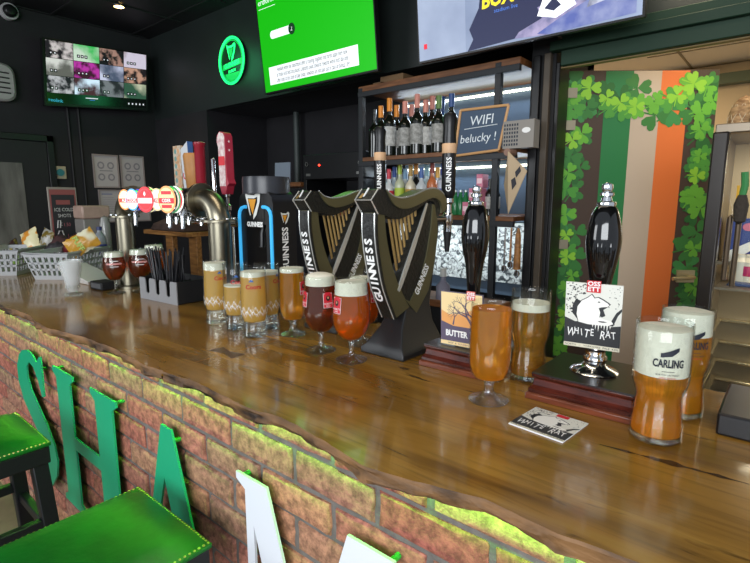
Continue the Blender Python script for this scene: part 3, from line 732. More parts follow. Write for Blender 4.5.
# ============================================================ HAND PUMPS
MAH = mat('mahogany', '5a2418', .22, color2='35120c', scale=14, stretch=(1, 4, 6), coat=.5)
MAHL = mat('light_mahogany', '74381f', .35, color2='552614', scale=14, stretch=(1, 4, 6), coat=.4)
def hand_pump(label, loc, W, D, clip, name='hand_pump', mirror=0):
    t = thing(name, label, 'hand pump', loc, 0, 'wooden-based hand pumps')
    # loc = front-left corner at counter level
    b = MB()
    def ring(g, z): return [V((g, g, z)), V((W-g, g, z)), (V((W-g, D-g, z))), V((g, D-g, z))]
    MB().loft([ring(0, 0), ring(0, .012), ring(.004, .014)], MAHL).build('plinth', t, bevel=.001, smooth=20)
    MB().loft([ring(.004, .0142), ring(.004, .022), ring(.010, .030), ring(.012, .044), ring(.008, .048), ring(.008, .054)], MAH).build('wooden_box', t, bevel=.0015, smooth=20)
    MB().loft([ring(.008, .0542), ring(.009, .057)], mat('dark_varnish', '1a100c', .28)).build('top_board', t, smooth=20)
    cx, cy = W*.5, D*.48; M = Matrix.Translation((cx, cy, .0572))
    MB().lathe([(0, 0), (.043, 0), (.044, .003), (.038, .008), (.024, .013), (.019, .02), (.022, .026), (.022, .034), (.018, .038), (.018, .052), (.022, .056), (.022, .062), (0, .062)], CHR, 40, M).build('chrome_flange', t, smooth=50)
    hprof = smoothprof([(.014, .062), (.0135, .09), (.0145, .13), (.017, .165), (.0205, .20), (.0285, .245), (.0315, .275), (.0295, .305), (.023, .335), (.0165, .348)], 4)
    h = MB().lathe([(0, .062)]+hprof+[(0, .348)], mat('gloss_black', '0b0b0c', .08, coat=.6), 32, M).build('pump_handle', t, smooth=60)
    MB().lathe([(0, .348), (.0165, .348), (.0175, .352), (.0165, .356), (.010, .358), (.0085, .366), (.0125, .369), (.0125, .374), (.008, .377), (.0105, .384), (.0085, .392), (0, .396)], CHR, 24, M).build('chrome_finial', h)
    fb = MB()
    for i in range(5):
        a = R(-90+14*(i-2)+12); fb.tube([(cx+math.cos(a)*(interp([(r, z) for r, z in hprof])(z)-.0005), cy+math.sin(a)*(interp(hprof)(z)-.0005), z+.0572) for z in (.235, .25, .265, .275)], [.001, .0028, .0028, .001], MC['gloss_black'], 8)
    fb.build('grip_flutes', h)
    clip(t, cx, cy)
    t.scale = (1, 1, .92)
    return t
CREAM = mat('clip_cream', 'dcdcd2', .45)
def clip_frame(cx, cy, z, ang=0, out=.034):
    xd = V((math.cos(ang), math.sin(ang), 0)); n = V((math.sin(ang), -math.cos(ang), 0))
    def P(u, v, off=0): return V((cx, cy-out, z))+xd*u+V((0, 0, 1))*v+n*(.002+off)+V((0, -v*.05, 0))
    return P, xd, n
RATP = [(-.024, -.014), (-.028, .002), (-.027, .018), (-.020, .031), (-.010, .038), (-.006, .042), (-.003, .045), (0, .041), (.002, .038), (.008, .040), (.016, .036), (.025, .030), (.028, .027), (.024, .023), (.015, .021), (.010, .019), (.013, .010), (.012, .000), (.020, -.003), (.033, -.006), (.036, -.011), (.028, -.016), (.010, -.017), (-.008, -.017)]
def rat_art(P, b, xd, yd, sc=1, o0=.0):
    Wc = .049*sc
    def q(pts, m, off): b.poly([P(u*sc, v*sc, off) for u, v in pts], m)
    q([(-.049, -.068), (.049, -.068), (.049, .068), (-.049, .068)], CREAM, .0006+o0)
    q([(-.049, -.060), (.049, -.060), (.049, -.014), (.03, -.018), (0, -.010), (-.03, -.014), (-.049, -.006)], mat('ink_grey', '2c2e31', .5), .0009+o0)
    rr = random.Random(11)
    for i in range(150):
        u, v = rr.uniform(-.047, -.012), rr.uniform(0, .066)
        if u > -.027 and v < .045: continue
        s_ = rr.uniform(.0006, .0018); q([(u-s_, v), (u, v-s_), (u+s_*1.3, v+s_*.2), (u, v+s_)], MC['ink_grey'], .0009+o0)
    for i in range(26):
        u, v = rr.uniform(.025, .047), rr.uniform(.02, .064); s_ = rr.uniform(.0005, .0012); q([(u-s_, v), (u, v-s_), (u+s_, v), (u, v+s_)], MC['ink_grey'], .0009+o0)
    # dark branch / body shadow
    q([(-.036, .004), (-.027, -.008), (-.020, .030), (-.030, .034), (-.036, .02)], MC['ink_grey'], .0009+o0)
    q([(.008, .020), (.026, .023), (.018, .016), (.022, .004), (.016, .000), (.010, .006)], MC['ink_grey'], .0009+o0)
    q([(.028, -.016), (.040, .012), (.049, .022), (.049, .016), (.043, .006), (.036, -.016)], MC['ink_grey'], .0009+o0)
    q([((u+.001)*1.06-.0005, (v-.012)*1.06+.0122) for u, v in RATP], MC['ink_grey'], .0011+o0)
    q(RATP, mat('rat_white', 'ecebe4', .5), .0013+o0)
    q([(.0075, .031), (.010, .0295), (.0125, .031), (.010, .0330)], MC['ink_grey'], .0016+o0)
    q([(.010, -.008), (.020, -.0075), (.026, -.009), (.018, -.0105), (.012, -.010)], MC['ink_grey'], .0016+o0)
    for i in range(7):
        u = .0+i*.005; q([(u, -.016), (u+.0025, -.016), (u+.001, -.023-.004*(i % 3))], MC['rat_white'], .0013+o0)
    def tx(s_, size, u, v, m, off, bold=0, sq=1, rot=0):
        c_, s2 = math.cos(rot), math.sin(rot)
        b.text(s_, size*sc, P(u*sc, v*sc, off+o0), xd*c_+yd*s2, yd*c_-xd*s2, m, bold=bold*sc, squeeze=sq)
    for i, ch in enumerate('WHITE RAT'):
        tx(ch, .021+.004*((i*7) % 3 == 0), -.036+i*.0092, -.036+.0018*((i*5) % 3-1), WHITE, .0013, .0002, .62, .12*((i % 3)-1))
    q([(-.049, -.068), (.049, -.068), (.049, -.060), (-.049, -.060)], mat('clip_ivory', 'd8d3bd', .5), .0011+o0)
    tx('NORTH   ~   YORKSHIRE  PALE  4.0%', .0058, 0, -.0642, MC['ink_grey'], .0014)
    return tx, q
def rat_clip(t, cx, cy):
    P, xd, n = clip_frame(cx, cy, .184, R(8)); yd = V((0, -.05, 1)).normalized()
    b = MB(); b.prism([P(u, v) for u, v in ((-.049, -.068), (.049, -.068), (.049, .068), (-.049, .068))], -n*.004, CREAM)
    tx, q = rat_art(P, b, xd, yd)
    clip = b.build('pump_clip', t, smooth=0)
    b = MB()
    b.prism([P(u, v, .0022) for u, v in ((-.012, .050), (.012, .050), (.012, .074), (-.012, .074))], -n*.002, REDP)
    b.text('OSS', .0125, P(0, .0675, .0026), xd, yd, WHITE, bold=.0004); b.text('ETT', .0125, P(0, .0565, .0026), xd, yd, WHITE, bold=.0004)
    b.build('red_tab', clip, smooth=0)
def butter_clip(t, cx, cy):
    P, xd, n = clip_frame(cx, cy, .128, R(4), .05); yd = V((0, -.05, 1)).normalized()
    PUR = mat('clip_purple', '5d5468', .5); ORG = mat('clip_orange', 'e0a060', .5); YEL = mat('clip_yellow', 'ead09a', .5)
    b = MB(); b.prism([P(u, v) for u, v in ((-.052, -.068), (.052, -.068), (.052, .068), (-.052, .068))], -n*.004, PUR)
    def q(pts, m, off): b.poly([P(u, v, off) for u, v in pts], m)
    q([(-.050, -.008), (-.02, -.018), (.02, -.018), (.050, -.008), (.050, .066), (-.050, .066)], ORG, .0006)
    q([(-.050, .02), (-.03, .01), (.0, .014), (.03, .03), (.05, .035), (.050, .066), (-.050, .066)], YEL, .0008)
    def branch(x, y, a, l, w_, d):
        x2, y2 = x+math.cos(a)*l, y+math.sin(a)*l
        x2 = max(-.049, min(.049, x2)); y2 = max(-.017, min(.065, y2))
        nx, ny = -math.sin(a)*w_, math.cos(a)*w_
        q([(x+nx, y+ny), (x-nx, y-ny), (x2-nx*.5, y2-ny*.5), (x2+nx*.5, y2+ny*.5)], PUR, .0010+.0001*d)
        if d < 4:
            for da in (-.55, .45): branch(x2, y2, a+da+rr.uniform(-.15, .15), l*.72, w_*.55, d+1)
    rr = random.Random(2)
    branch(.03, -.014, R(125), .028, .0045, 0); branch(.045, .0, R(150), .03, .0035, 0); branch(-.02, -.015, R(80), .02, .002, 1)
    b.text('BUTTER', .021, P(-.012, -.038, .001), xd, yd, WHITE, bold=.0009, squeeze=.72)
    q([(-.052, -.068), (.052, -.068), (.052, -.058), (-.052, -.058)], YEL, .0008)
    b.text('HOP  &  GOLDEN  ALE', .0065, P(0, -.063, .0012), xd, yd, PUR)
    clip = b.build('pump_clip', t, smooth=0)
    b = MB(); b.prism([P(u, v, .0022) for u, v in ((.014, .052), (.034, .052), (.034, .074), (.014, .074))], -n*.002, mat('coral_tab', 'd86a64', .5))
    b.text('OSS', .0105, P(.024, .0675, .0026), xd, yd, WHITE, bold=.0004); b.text('ETT', .0105, P(.024, .0575, .0026), xd, yd, WHITE, bold=.0004)
    b.build('coral_tab', clip, smooth=0)
hand_pump('hand pump with the purple and orange tree clip, nearer the harp fonts', (-.650, .935, 1.1002), .188, .17, butter_clip)
hand_pump('hand pump with the white rat clip, behind the beer mat', (-.375, .905, 1.1002), .200, .19, rat_clip)
# black based font at the right edge
t = thing('beer_font', 'black boxed font base with chrome collar and dark column at right frame edge', 'beer font', (-.068, .960, 1.1002))
MB().box((0, 0, 0), (.26, .18, .038), mat('satin_black', '1c1c1f', .3)).build('base_box', t, bevel=.004)
MB().lathe([(0, 0), (.040, 0), (.042, .003), (.036, .007), (.026, .009), (.022, .016), (0, .016)], CHR, 36, Matrix.Translation((.105, .075, .0382))).build('chrome_collar', t)
MB().lathe([(0, .016), (.019, .016), (.0195, .15), (.022, .17), (.022, .19), (0, .19)], mat('smoky_black', '26221f', .2), 24, Matrix.Translation((.105, .075, .0382))).build('column', t)
# beer mat
cnr = [PZ(503, 427, 1.1), PZ(555, 446, 1.1), PZ(590, 420, 1.1), PZ(545, 408, 1.1)]
mx_ = (cnr[1]-cnr[0]).normalized(); my_ = V((-mx_.y, mx_.x, 0)); cen = sum(cnr, V())/4
t = thing('beer_mat', 'square beer mat with a white rat print lying on the wooden counter', 'beer mat', (cen.x, cen.y, 1.1003), math.atan2(mx_.y, mx_.x))
b = MB(); b.box((-.049, -.049, 0), (.049, .049, .0022), WHITE); b.build('board', t, bevel=.0006)
b = MB()
def Pm(u, v, off=0): return V((u, v*.70, .0022+off*.35))
tx, q = rat_art(Pm, b, V((1, 0, 0)), V((0, 1, 0)))
q([(-.004, .050), (.018, .050), (.018, .066), (-.004, .066)], REDP, .0018)
b.build('printed_face', t, smooth=0)
# ============================================================ BADGED PIPE FONT
PIPE = mat('pipe_nickel', '8b8574', .32, 1)
fy = .985; xl, xr = -2.26, -1.53
t = thing('beer_font', 'thick metal pipe beer font carrying a row of lit oval badges', 'beer font', (xr, fy, 1.1002))
def T3(x, y, z): return V((x-xr, y-fy, z-1.1002))
pr_ = .0375
for k, x in enumerate((xl, xr)):
    b = MB(); b.lathe([(0, 0), (.055, 0), (.055, .008), (pr_, .012), (pr_, .315), (0, .315)], PIPE, 32, Matrix.Translation(T3(x, fy, 1.1002))); b.build('column', t, smooth=40)
    f = MB(); M = Matrix.Translation(T3(x, fy, 1.408)); f.lathe([(0, 0), (.062, 0), (.062, .009), (0, .009)], PIPE, 32, M)
    for i in range(6): f.lathe([(0, .009), (.007, .009), (.007, .015), (0, .015)], CHR, 6, M @ Matrix.Translation((.051*math.cos(i*math.pi/3), .051*math.sin(i*math.pi/3), 0)))
    f.build('flange', t, bevel=.001, smooth=30)
    sg = 1 if k == 0 else -1; rad = .075; zc = 1.408
    pts = [T3(x, fy, 1.414), T3(x, fy, zc)]+[T3(x+sg*(rad-rad*math.cos(a)), fy, zc+rad*math.sin(a)) for a in [math.pi/2*i/8 for i in range(1, 9)]]+[T3(x+sg*(rad+.02), fy, zc+rad)]
    MB().tube(pts, .0385, PIPE, 28).build('elbow', t, smooth=50)
    e = x+sg*(rad+.02); MB().cyl(T3(e, fy, zc+rad), T3(e+sg*.014, fy, zc+rad), .060, PIPE, 32).build('end_flange', t, bevel=.001, smooth=30)
zb = 1.483
MB().cyl(T3(xl+.11, fy, zb), T3(xr-.11, fy, zb), .044, BLK, 28).build('crossbar', t, smooth=40)
badges = [(125, 'd98a4a', 'f4d8b0', 'b04030'), (138.5, '2a30a0', '2a30a0', '2a30a0'), (132.5, '58a0d8', 'f4f4f4', 'c83038'), (149.5, 'd8cc98', 'e8dca8', 'e8dca8'), (145.5, 'c82c34', 'd84048', 'f0e0e0'), (157, 'd8c898', 'f4ece4', 'b84840'), (175, 'e8e4dc', 'd03040', 'd03040'), (172, '3c8a58', 'e8e4d8', 'e8e4d8'), (167, 'e09860', 'f0c090', 'c03038')]
words = ['ALE', '', 'COORS', '', 'MADRI', 'MORETTI', '', '', 'CIDER']
ba = R(24); bu = V((math.cos(ba), math.sin(ba), 0)); bn = V((math.sin(ba), -math.cos(ba), 0))
for i, (px, c1, c2, c3) in enumerate(badges):
    rx, rz_ = (.037, .047) if i in (3, 4, 6, 7, 8) else (.030, .041)
    yy = fy-.075-(.030 if i in (2, 4, 8) else .008 if i == 7 else 0)
    wp = PY(px, 204, yy); c = T3(wp.x, yy, zb+.002); b = MB(); n = 28
    def bp_(u, v, o=0): return c+bu*(u*rx)+V((0, 0, v*rz_))+bn*o
    def ov(k, m, o): b.poly([bp_(k*math.cos(2*math.pi*q/n), k*math.sin(2*math.pi*q/n), o) for q in range(n)], m)
    b.prism([bp_(math.cos(2*math.pi*q/n), math.sin(2*math.pi*q/n)) for q in range(n)], -bn*.010, mat('lit_'+c1, c1, .4, emit=.8), CHR)
    if i != 1:
        ov(.86, mat('lit_'+c2, c2, .4, emit=.8), .001)
        if i == 6: ov(.6, mat('lit_e8e4dc', 'e8e4dc', .4, emit=1.2), .0014)
        if c3 != c2: b.poly([bp_(u*.84, v, .002) for u, v in ((-1, -.28), (1, -.28), (1, .12), (-1, .12))], mat('lit_'+c3, c3, .4, emit=.8))
        if i == 4: ov(.76, mat('lit_'+c1, c1, .4, emit=.8), .0015); b.poly([bp_(u, v, .0022) for u, v in ((0, .25), (.14, .42), (0, .66), (-.14, .42))], mat('lit_f0e0e0', 'f0e0e0', .4, emit=1.1))
        if i == 8:
            for v in (.38, -.62): b.poly([bp_(u*.55, v+w_, .002) for u, w_ in ((-1, 0), (1, 0), (1, .24), (-1, .24))], mat('lit_'+c3, c3, .4, emit=.8))
    if words[i]: b.text(words[i], .017, bp_(0, -.08, .003), bu, (0, 0, 1), mat('lit_white', 'f6f4f0', .5, emit=1.1), squeeze=.75)
    b.build('lit_badge', t, smooth=40)
    MB().cyl(c-bn*.010, V((c.x-bn.x*.010, .985-fy-.036, zb-1.1002)), .008, CHR, 10).build('badge_arm', t)
for x in (-1.66, -1.75, -2.02):
    s_ = MB(); s_.tube([T3(x, fy-.04, zb-.03), T3(x, fy-.06, zb-.05), T3(x, fy-.062, zb-.10)], [.009, .009, .007], CHR, 12); s_.build('spout', t)
# ============================================================ TAPS BEHIND THE PIPE FONT
ty = 1.13
t = thing('tap_rail', 'chrome tap rail on two posts behind the thick pipe font', 'tap rail', (-1.8, ty, 1.1002))
b = MB(); b.cyl((-.28, 0, .30), (.18, 0, .30), .02, CHR, 18); b.build('rail', t)
for x in (.0, .12): MB().lathe([(0, 0), (.035, 0), (.04, .006), (.016, .01), (.016, .281), (0, .281)], CHR, 20, Matrix.Translation((x, 0, 0))).build('post', t)
def tap(name, label, x, build, rz=0):
    t = thing(name, label, 'beer tap', (x, ty, 1.4205), rz, 'beer taps on the chrome rail')
    MB().lathe([(0, .0), (.012, .0), (.012, .02), (.016, .025), (.016, .045), (.009, .05), (.009, .075), (.013, .08), (.013, .088), (0, .088)], CHR, 18).build('tap_body', t)
    s_ = MB(); s_.tube([(0, -.01, .034), (0, -.05, .034), (0, -.062, .02), (0, -.064, -.035)], .008, CHR, 12); s_.build('spout', t)
    build(t)
def panel(t, w_, h, th, m, z=.088, m2=None, tilt=0, top=None):
    b = MB(); pts = [(-w_/2, z), (w_/2, z), (w_/2, z+h), (-w_/2, z+h)] if not top else top
    b.prism([V((u, -th/2, v)) for u, v in pts], (0, th, 0), m, m2 or m); return b
def h1(t):
    b = panel(t, .06, .2, .012, mat('patterned_cream', 'c8c0b0', .5, color2='b88a60', scale=60))
    for i in range(6):
        for m, u in ((mat('teal_print', '6a9a94', .5), -.012), (mat('peach_print', 'd09a70', .5), .012)): b.poly([V((u+.009*math.cos(q), -.0068, .115+i*.03+.011*math.sin(q))) for q in [k*math.pi/4 for k in range(8)]], m)
    b.build('handle', t, bevel=.001)
def h2(t):
    b = MB(); b.prism([V((u, -.012, v)) for u, v in ((-.014, .088), (.014, .088), (.028, .25), (.026, .30), (-.026, .27), (-.028, .25))], (0, .024, 0), mat('handle_white', 'c9ccd0', .35), mat('handle_blue', '3a5f9a', .4))
    b.text('Coors', .042, (0, -.0126, .2), (0, 0, 1), (-1, 0, 0), REDP, bold=.001); b.build('handle', t, bevel=.002)
def h3(t): MB().lathe([(0, .088), (.02, .088), (.034, .11), (.042, .24), (.038, .25), (0, .25)], mat('tan_handle', 'b07a40', .5, noise=.2), 20).build('handle', t)
def h4(t): MB().lathe([(0, .088), (.019, .088), (.021, .095), (.021, .275), (.024, .28), (.024, .29), (.019, .292), (0, .292)], mat('crimson', '8c1628', .3), 24).build('handle', t)
def h5(t):
    MB().lathe([(0, .088), (.008, .088), (.009, .22), (.006, .225), (0, .225)], CHR, 12).build('handle', t)
def h6(t):
    b = MB(); poly = [(-.012, .088), (.018, .088), (.03, .12), (.045, .13), (.032, .15), (.030, .31), (.02, .325), (-.01, .33), (-.03, .315), (-.034, .29), (-.024, .27), (-.024, .12)]
    b.prism([V((u, -.018, v)) for u, v in poly], (0, .036, 0), mat('red_handle', 'a02038', .4), mat('red_handle', 'a02038', .4))
    b.prism([V((u, -.0195, v)) for u, v in [(-.022, .12), (.022, .12), (.026, .31), (.015, .322), (-.01, .327), (-.027, .31), (-.031, .29), (-.022, .27)]], (0, .001, 0), mat('handle_cream', 'd8d2cc', .4, color2='b8888c', scale=50))
    b.poly([V((u, -.0205, v)) for u, v in ((-.022, .20), (.024, .20), (.024, .235), (-.022, .235))], REDP)
    for i in range(5):
        z_ = .16+i*.033; b.poly([V((.0308, .0+.006*math.cos(q)*(1 if k % 2 else .45), z_+.006*math.sin(q)*(1 if k % 2 else .45))) for k, q in enumerate([k*math.pi/5 for k in range(10)])], WHITE)
    b.build('handle', t, bevel=.002)
tap('beer_tap', 'leftmost tap with a flat patterned cream handle', -2.035, h1)
tap('beer_tap', 'tap with white and blue handle with red vertical writing', -1.965, h2)
tap('beer_tap', 'tap with a tan tapering handle between white handle and crimson cylinder', -1.915, h3)
tap('beer_tap', 'tap with a tall crimson cylinder handle', -1.868, h4)
tap('beer_tap', 'tap with a slim bare chrome rod handle', -1.775, h5)
tap('beer_tap', 'tap with a red and white starred shaped handle', -1.690, h6, R(8)); bpy.data.objects['beer_tap.005'].scale = (.72, 1, .96)
# ============================================================ ARCHED BLUE-LIT FONT
BLUEL = mat('blue_light', '3aa4dc', .4, emit=.55)
bx, by = -1.43, 1.10
t = thing('arched_beer_font', 'black arched beer font edged with blue light beside the thick pipe', 'beer font', (bx, by, 1.1002))
b = MB(); out_ = [(-.095, 0), (-.095, .37)]+[(-.095+.045*(1-math.cos(a)), .37+.045*math.sin(a)) for a in (R(30), R(60), R(90))]+[(.05+.045*math.sin(a), .37+.045*math.cos(a)) for a in (0, R(30), R(60), R(90))]+[(.095, 0), (.055, 0), (.055, .30), (-.055, .30), (-.055, 0)]
b.prism([V((u, -.035, v)) for u, v in out_], (0, .10, 0), mat('font_black', '17181b', .35)); b.build('arch_body', t, bevel=.003)
b = MB(); b.lathe([(0, .405), (.082, .405), (.082, .45), (.080, .462), (0, .462)], mat('font_grey', '303238', .3), 32, Matrix.Translation((0, .015, 0))); b.build('top_drum', t, smooth=40)
b = MB()
for sg in (-1, 1):
    pts = [V((sg*.088, -.039, .0)), V((sg*.088, -.039, .33))]+[V((sg*(.088-.03*(1-math.cos(a))), -.039, .33+.03*math.sin(a))) for a in (R(30), R(60), R(90))]+[V((sg*.045, -.039, .36))]
    b.tube(pts, .006, BLUEL, 8)
b.build('blue_light_tube', t)
b = MB(); b.poly([V((-.05, -.0365, .31)), V((.05, -.0365, .31)), V((.05, -.0365, .40)), V((-.05, -.0365, .40))], BLK); b.build('nameplate', t)
def mini_harp(b, o, s_, xd, m1, m2):
    xd = V(xd); zd = V((0, 0, 1))
    def P(u, v, k=0): return V(o)+xd*u*s_+zd*v*s_+V((xd.y, -xd.x, 0))*k
    b.poly([P(*p) for p in ((-.5, 1), (-.3, .9), (.1, .88), (.38, 1.02), (.5, .9), (.45, .6), (.22, .1), (.0, -.1), (.02, .1), (.30, .6), (.32, .82), (.1, .75), (-.32, .76), (-.15, .1), (-.2, .05), (-.42, .72))], m1)
    b.poly([P(*p) for p in ((-.3, .72), (.22, .72), (-.03, .1))], m2)
b = MB(); mini_harp(b, (-.008, -.0375-.002, .325), .085, (1, 0, 0), mat('silver_logo', 'dadcd8', .4), mat('gold_logo', 'd89428', .4))
b.text('GUINNESS', .022, (0, -.040, .300), (1, 0, 0), (0, 0, 1), WHITE, bold=.0012, squeeze=.85)
b.build('front_lettering_and_logo', t); b = MB()
b.text('GUINNESS', .036, (.0956, .015, .215), (0, 0, 1), (0, -1, 0), WHITE, bold=.001, squeeze=.92)
mini_harp(b, (.0956, .015, .305), .038, (0, 1, 0), MC['silver_logo'], MC['gold_logo'])
b.build('side_lettering_and_logo', t)
b = MB(); b.tube([(0, .0, .30), (0, -.01, .27), (0, -.012, .22)], .01, BLK, 12); b.build('spout', t)
# ============================================================ STRAW AND NAPKIN HOLDER
o = PZ(139, 299, 1.1)
t = thing('bar_caddy', 'black bar caddy with grey notched front filled with straws', 'caddy', (-1.965, .895, 1.1002), R(4))
W_, D_, H_ = .25, .12, .085
GREYC = mat('grey_plastic', '8c8c8e', .4)
b = MB(); n = 0
fpts = [(0, 0), (W_, 0), (W_, H_)]
xs = [.04, .115, .19]
fp = [(0, 0), (W_, 0), (W_, H_)]
for c_ in (.195, .125, .055):
    fp += [(c_+.018, H_), (c_+.014, H_-.01), (c_+.012, .03), (c_, .024), (c_-.012, .03), (c_-.014, H_-.01), (c_-.018, H_)]
fp += [(0, H_)]
b.prism([V((u, 0, v)) for u, v in fp], (0, .004, 0), GREYC); b.build('notched_front', t)
b = MB()
b.box((0, .004, 0), (W_, D_, .004), BLKM).box((0, .004, 0), (.004, D_, H_), BLKM).box((W_-.004, .004, 0), (W_, D_, H_), BLKM).box((0, D_-.004, 0), (W_, D_, H_+.01), BLKM).box((.08, .01, 0), (.084, D_-.004, H_-.01), BLKM).box((.165, .01, 0), (.169, D_-.004, H_-.01), BLKM)
b.build('tray', t, bevel=.001)
rs = random.Random(9)
STR = mat('black_straw', '1c1c20', .3)
for i in range(44):
    far = i < 22
    cx = (-1.90 if far else -1.80)+rs.uniform(-.028, .028); cy = .965+rs.uniform(-.035, .025)
    lean = (-.05 if far else .01)+rs.uniform(-.015, .015); ly = rs.uniform(-.01, .02)
    so = MB().cyl((0, 0, 0), (lean, ly, .17+rs.uniform(0, .025)), .0028, STR, 6).build('drinking_straw', None, (cx, cy, 1.106))
    tag(so, 'thin black straw leaning in the left bunch of the caddy' if far else 'thin black straw in the upright right bunch of the caddy', 'straw', 'straws leaning left' if far else 'straws standing upright')
# white tray beside caddy
t = thing('serving_tray', 'low white slanted tray between the snack baskets and the chalice glasses', 'tray', (-2.66, .86, 1.1002), R(6))
WH = mat('dull_white_plastic', 'c4c2be', .4)
b = MB(); b.loft([[V((0, .0, 0)), V((.22, 0, 0)), V((.22, .10, 0)), V((0, .10, 0))], [V((-.04, -.02, .075)), V((.25, -.02, .02)), V((.25, .12, .02)), V((-.04, .12, .075))]], WH); b.build('tray_body', t, bevel=.004)
t = thing('card_terminal', 'small black box beside the white tray and the chalice glasses', 'box', (-2.34, .85, 1.1002), R(5))
b = MB(); b.box((0, 0, 0), (.10, .07, .035), BLKM).build('case', t, bevel=.004); MB().box((.01, -.0008, .008), (.09, 0, .028), mat('grey_face', '5b5d60', .4)).build('grey_face', t)
# ============================================================ SNACK BASKETS
GB = mat('grey_basket', 'a9abad', .45)
def lattice(b, p0, p1, p2, p3, cols, rows, m, th):
    """perforated panel: p0,p1 bottom corners, p2,p3 top corners"""
    def P(u, v): return (p0*(1-u)+p1*u)*(1-v)+(p3*(1-u)+p2*u)*v
    nrm = (p1-p0).cross(p3-p0).normalized()*th
    def quad(u0, v0, u1, v1):
        q = [P(u0, v0), P(u1, v0), P(u1, v1), P(u0, v1)]; b.prism(q, -nrm, m)
    quad(0, 0, 1, .16); quad(0, .86, 1, 1)
    for c in range(cols+1):
        u = c/cols; quad(max(0, u-.22/cols), .16, min(1, u+.22/cols), .86)
    for r_ in range(1, rows):
        v = .16+.7*r_/rows
        quad(0, v-.04, 1, v+.04)
def basket(loc, rz, label):
    t = thing('snack_basket', label, 'basket', loc, rz, 'grey plastic snack baskets')
    w_, d_, h = .36, .22, .13; k = .03
    B = [V((k, k, 0)), V((w_-k, k, 0)), V((w_-k, d_-k, 0)), V((k, d_-k, 0))]; T = [V((0, 0, h)), V((w_, 0, h)), V((w_, d_, h)), V((0, d_, h))]
    b = MB()
    for i in range(4):
        j = (i+1) % 4; lattice(b, B[i], B[j], T[j], T[i], 12 if i % 2 == 0 else 7, 3, GB, .003)
    b.box((k, k, 0), (w_-k, d_-k, .003), GB); b.build('basket_body', t, smooth=0)
    r_ = MB(); r_.tube([T[0], T[1], T[2], T[3]], .006, GB, 8, closed=True); r_.build('rim', t)
    return t
basket((-3.04, 1.02, 1.1002), R(-52), 'nearer grey perforated basket of snack packets')
basket((-3.42, .83, 1.1002), R(-40), 'farther grey perforated basket at the left frame edge')
def packet(loc, rot, label, c1, c2, size=(.12, .16), txt=None, sc=18):
    t = thing('crisp_packet', label, 'crisp packet', loc, 0, 'snack packets in the baskets'); t.rotation_euler = rot
    w_, h = size; n = 12; b = MB()
    m = mat('foil_'+c1+c2, c1, .3, color2=c2, scale=sc, ramp=(.45, .5), detail=1)
    for sg in (-1, 1):
        vs = []; fs = []
        for j in range(n+1):
            for i in range(n+1):
                u, v = i/n, j/n; bl = (math.sin(math.pi*u)*math.sin(math.pi*v))**.6
                vs.append(V(((u-.5)*w_+.003*math.sin(v*30), sg*(.024*bl+.001)+.002*math.sin(u*23+v*17)*bl, (v-.5)*h)))
        for j in range(n):
            for i in range(n): a = j*(n+1)+i; fs.append([a, a+1, a+n+2, a+n+1][::sg])
        b.add(vs, fs, m)
    if txt: b.text(txt, .036, (0, -.027, -.01), (1, 0, 0), (0, 0, 1), mat('lime_print', '93b04a', .5), bold=.001)
    b.build('foil_bag', t, smooth=60)
def at(px, py, yy): return PY(px, py, yy)
packet(at(31, 243, .93), (R(-15), R(-25), R(30)), 'cream and orange crisp packet standing up at the left of nearer basket', 'd8cfa4', 'd08a30')
packet(at(47, 241, .98), (R(-10), R(15), R(10)), 'silver and gold snack packet in the middle of nearer basket', '9a9890', '6b5a20', (.1, .13), sc=30)
packet(at(60, 247, 1.0), (R(-30), R(35), R(40)), 'black crisp packet lying in the nearer basket', '2a2628', '4a3434', (.11, .13))
packet(at(69, 245, 1.0), (R(-40), R(-30), R(20)), 'dark red snack packet lying in the nearer basket', '3a2022', '6a1c24', (.1, .12))
packet(at(82, 243, .97), (R(-15), R(58), R(38)), 'mustard and white crisp packet with green lettering leaning right in basket', 'b8882a', 'd8d4b8', (.10, .15), 'PUFF', sc=9)
packet(at(13, 246, .95), (R(-40), R(-60), R(20)), 'small dark packet with yellow tip in the farther basket', '3a2420', '9a8a3a', (.07, .12))
packet(at(21, 260, .93), (R(-70), R(10), R(20)), 'lime green packet low in the farther basket', '7a9a3a', '5c7a28', (.09, .10))
# drinks price board, dispenser, bottle
pts = [PX(*p, -3.5) for p in ((56, 265), (82, 262), (74, 190), (48, 187))]
t = thing('price_board', 'framed chalkboard drinks price sign with red border behind the baskets', 'sign', (-3.5, (pts[0].y+pts[1].y)/2, 1.1002), R(0))
c_ = V((-3.5, (pts[0].y+pts[1].y)/2, 1.1002)); hw = (pts[1].y-pts[0].y)/2; hh = pts[3].z-1.1
b = MB(); b.box((-.012, -hw-.006, 0), (0, hw+.006, hh), mat('sign_frame', '8a8078', .5)); b.build('frame', t, bevel=.003)
b = MB()
def Q(u, v, o=0): return V((.001+o, u*hw, v*hh))
def rc(u0, v0, u1, v1, m, o): b.poly([Q(u0, v0, o), Q(u1, v0, o), Q(u1, v1, o), Q(u0, v1, o)], m)
rc(-.97, .02, .97, .97, mat('brick_red_print', '8a4a48', .6), 0); rc(-.86, .05, .86, .90, mat('chalk_black', '2b292c', .7), .001); rc(-.55, .77, .5, .83, MC['brick_red_print'], .002)
cw = mat('chalk_white', 'c8c4c2', .7); cp = mat('chalk_pink', 'a86068', .7)
for s_, sz, u, v, m in (('ICE COLD', .030, 0, .70, cw), ('SHOTS', .030, 0, .62, cw), ('£', .03, -.3, .51, cw), ('1.50', .03, .12, .50, cp), ('1', .03, .15, .35, cp), ('each', .016, .6, .35, cw), ('£5', .03, .2, .22, cp)):
    b.text(s_, sz, Q(u, v, .002), (0, 1, 0), (0, 0, 1), m, squeeze=.8)
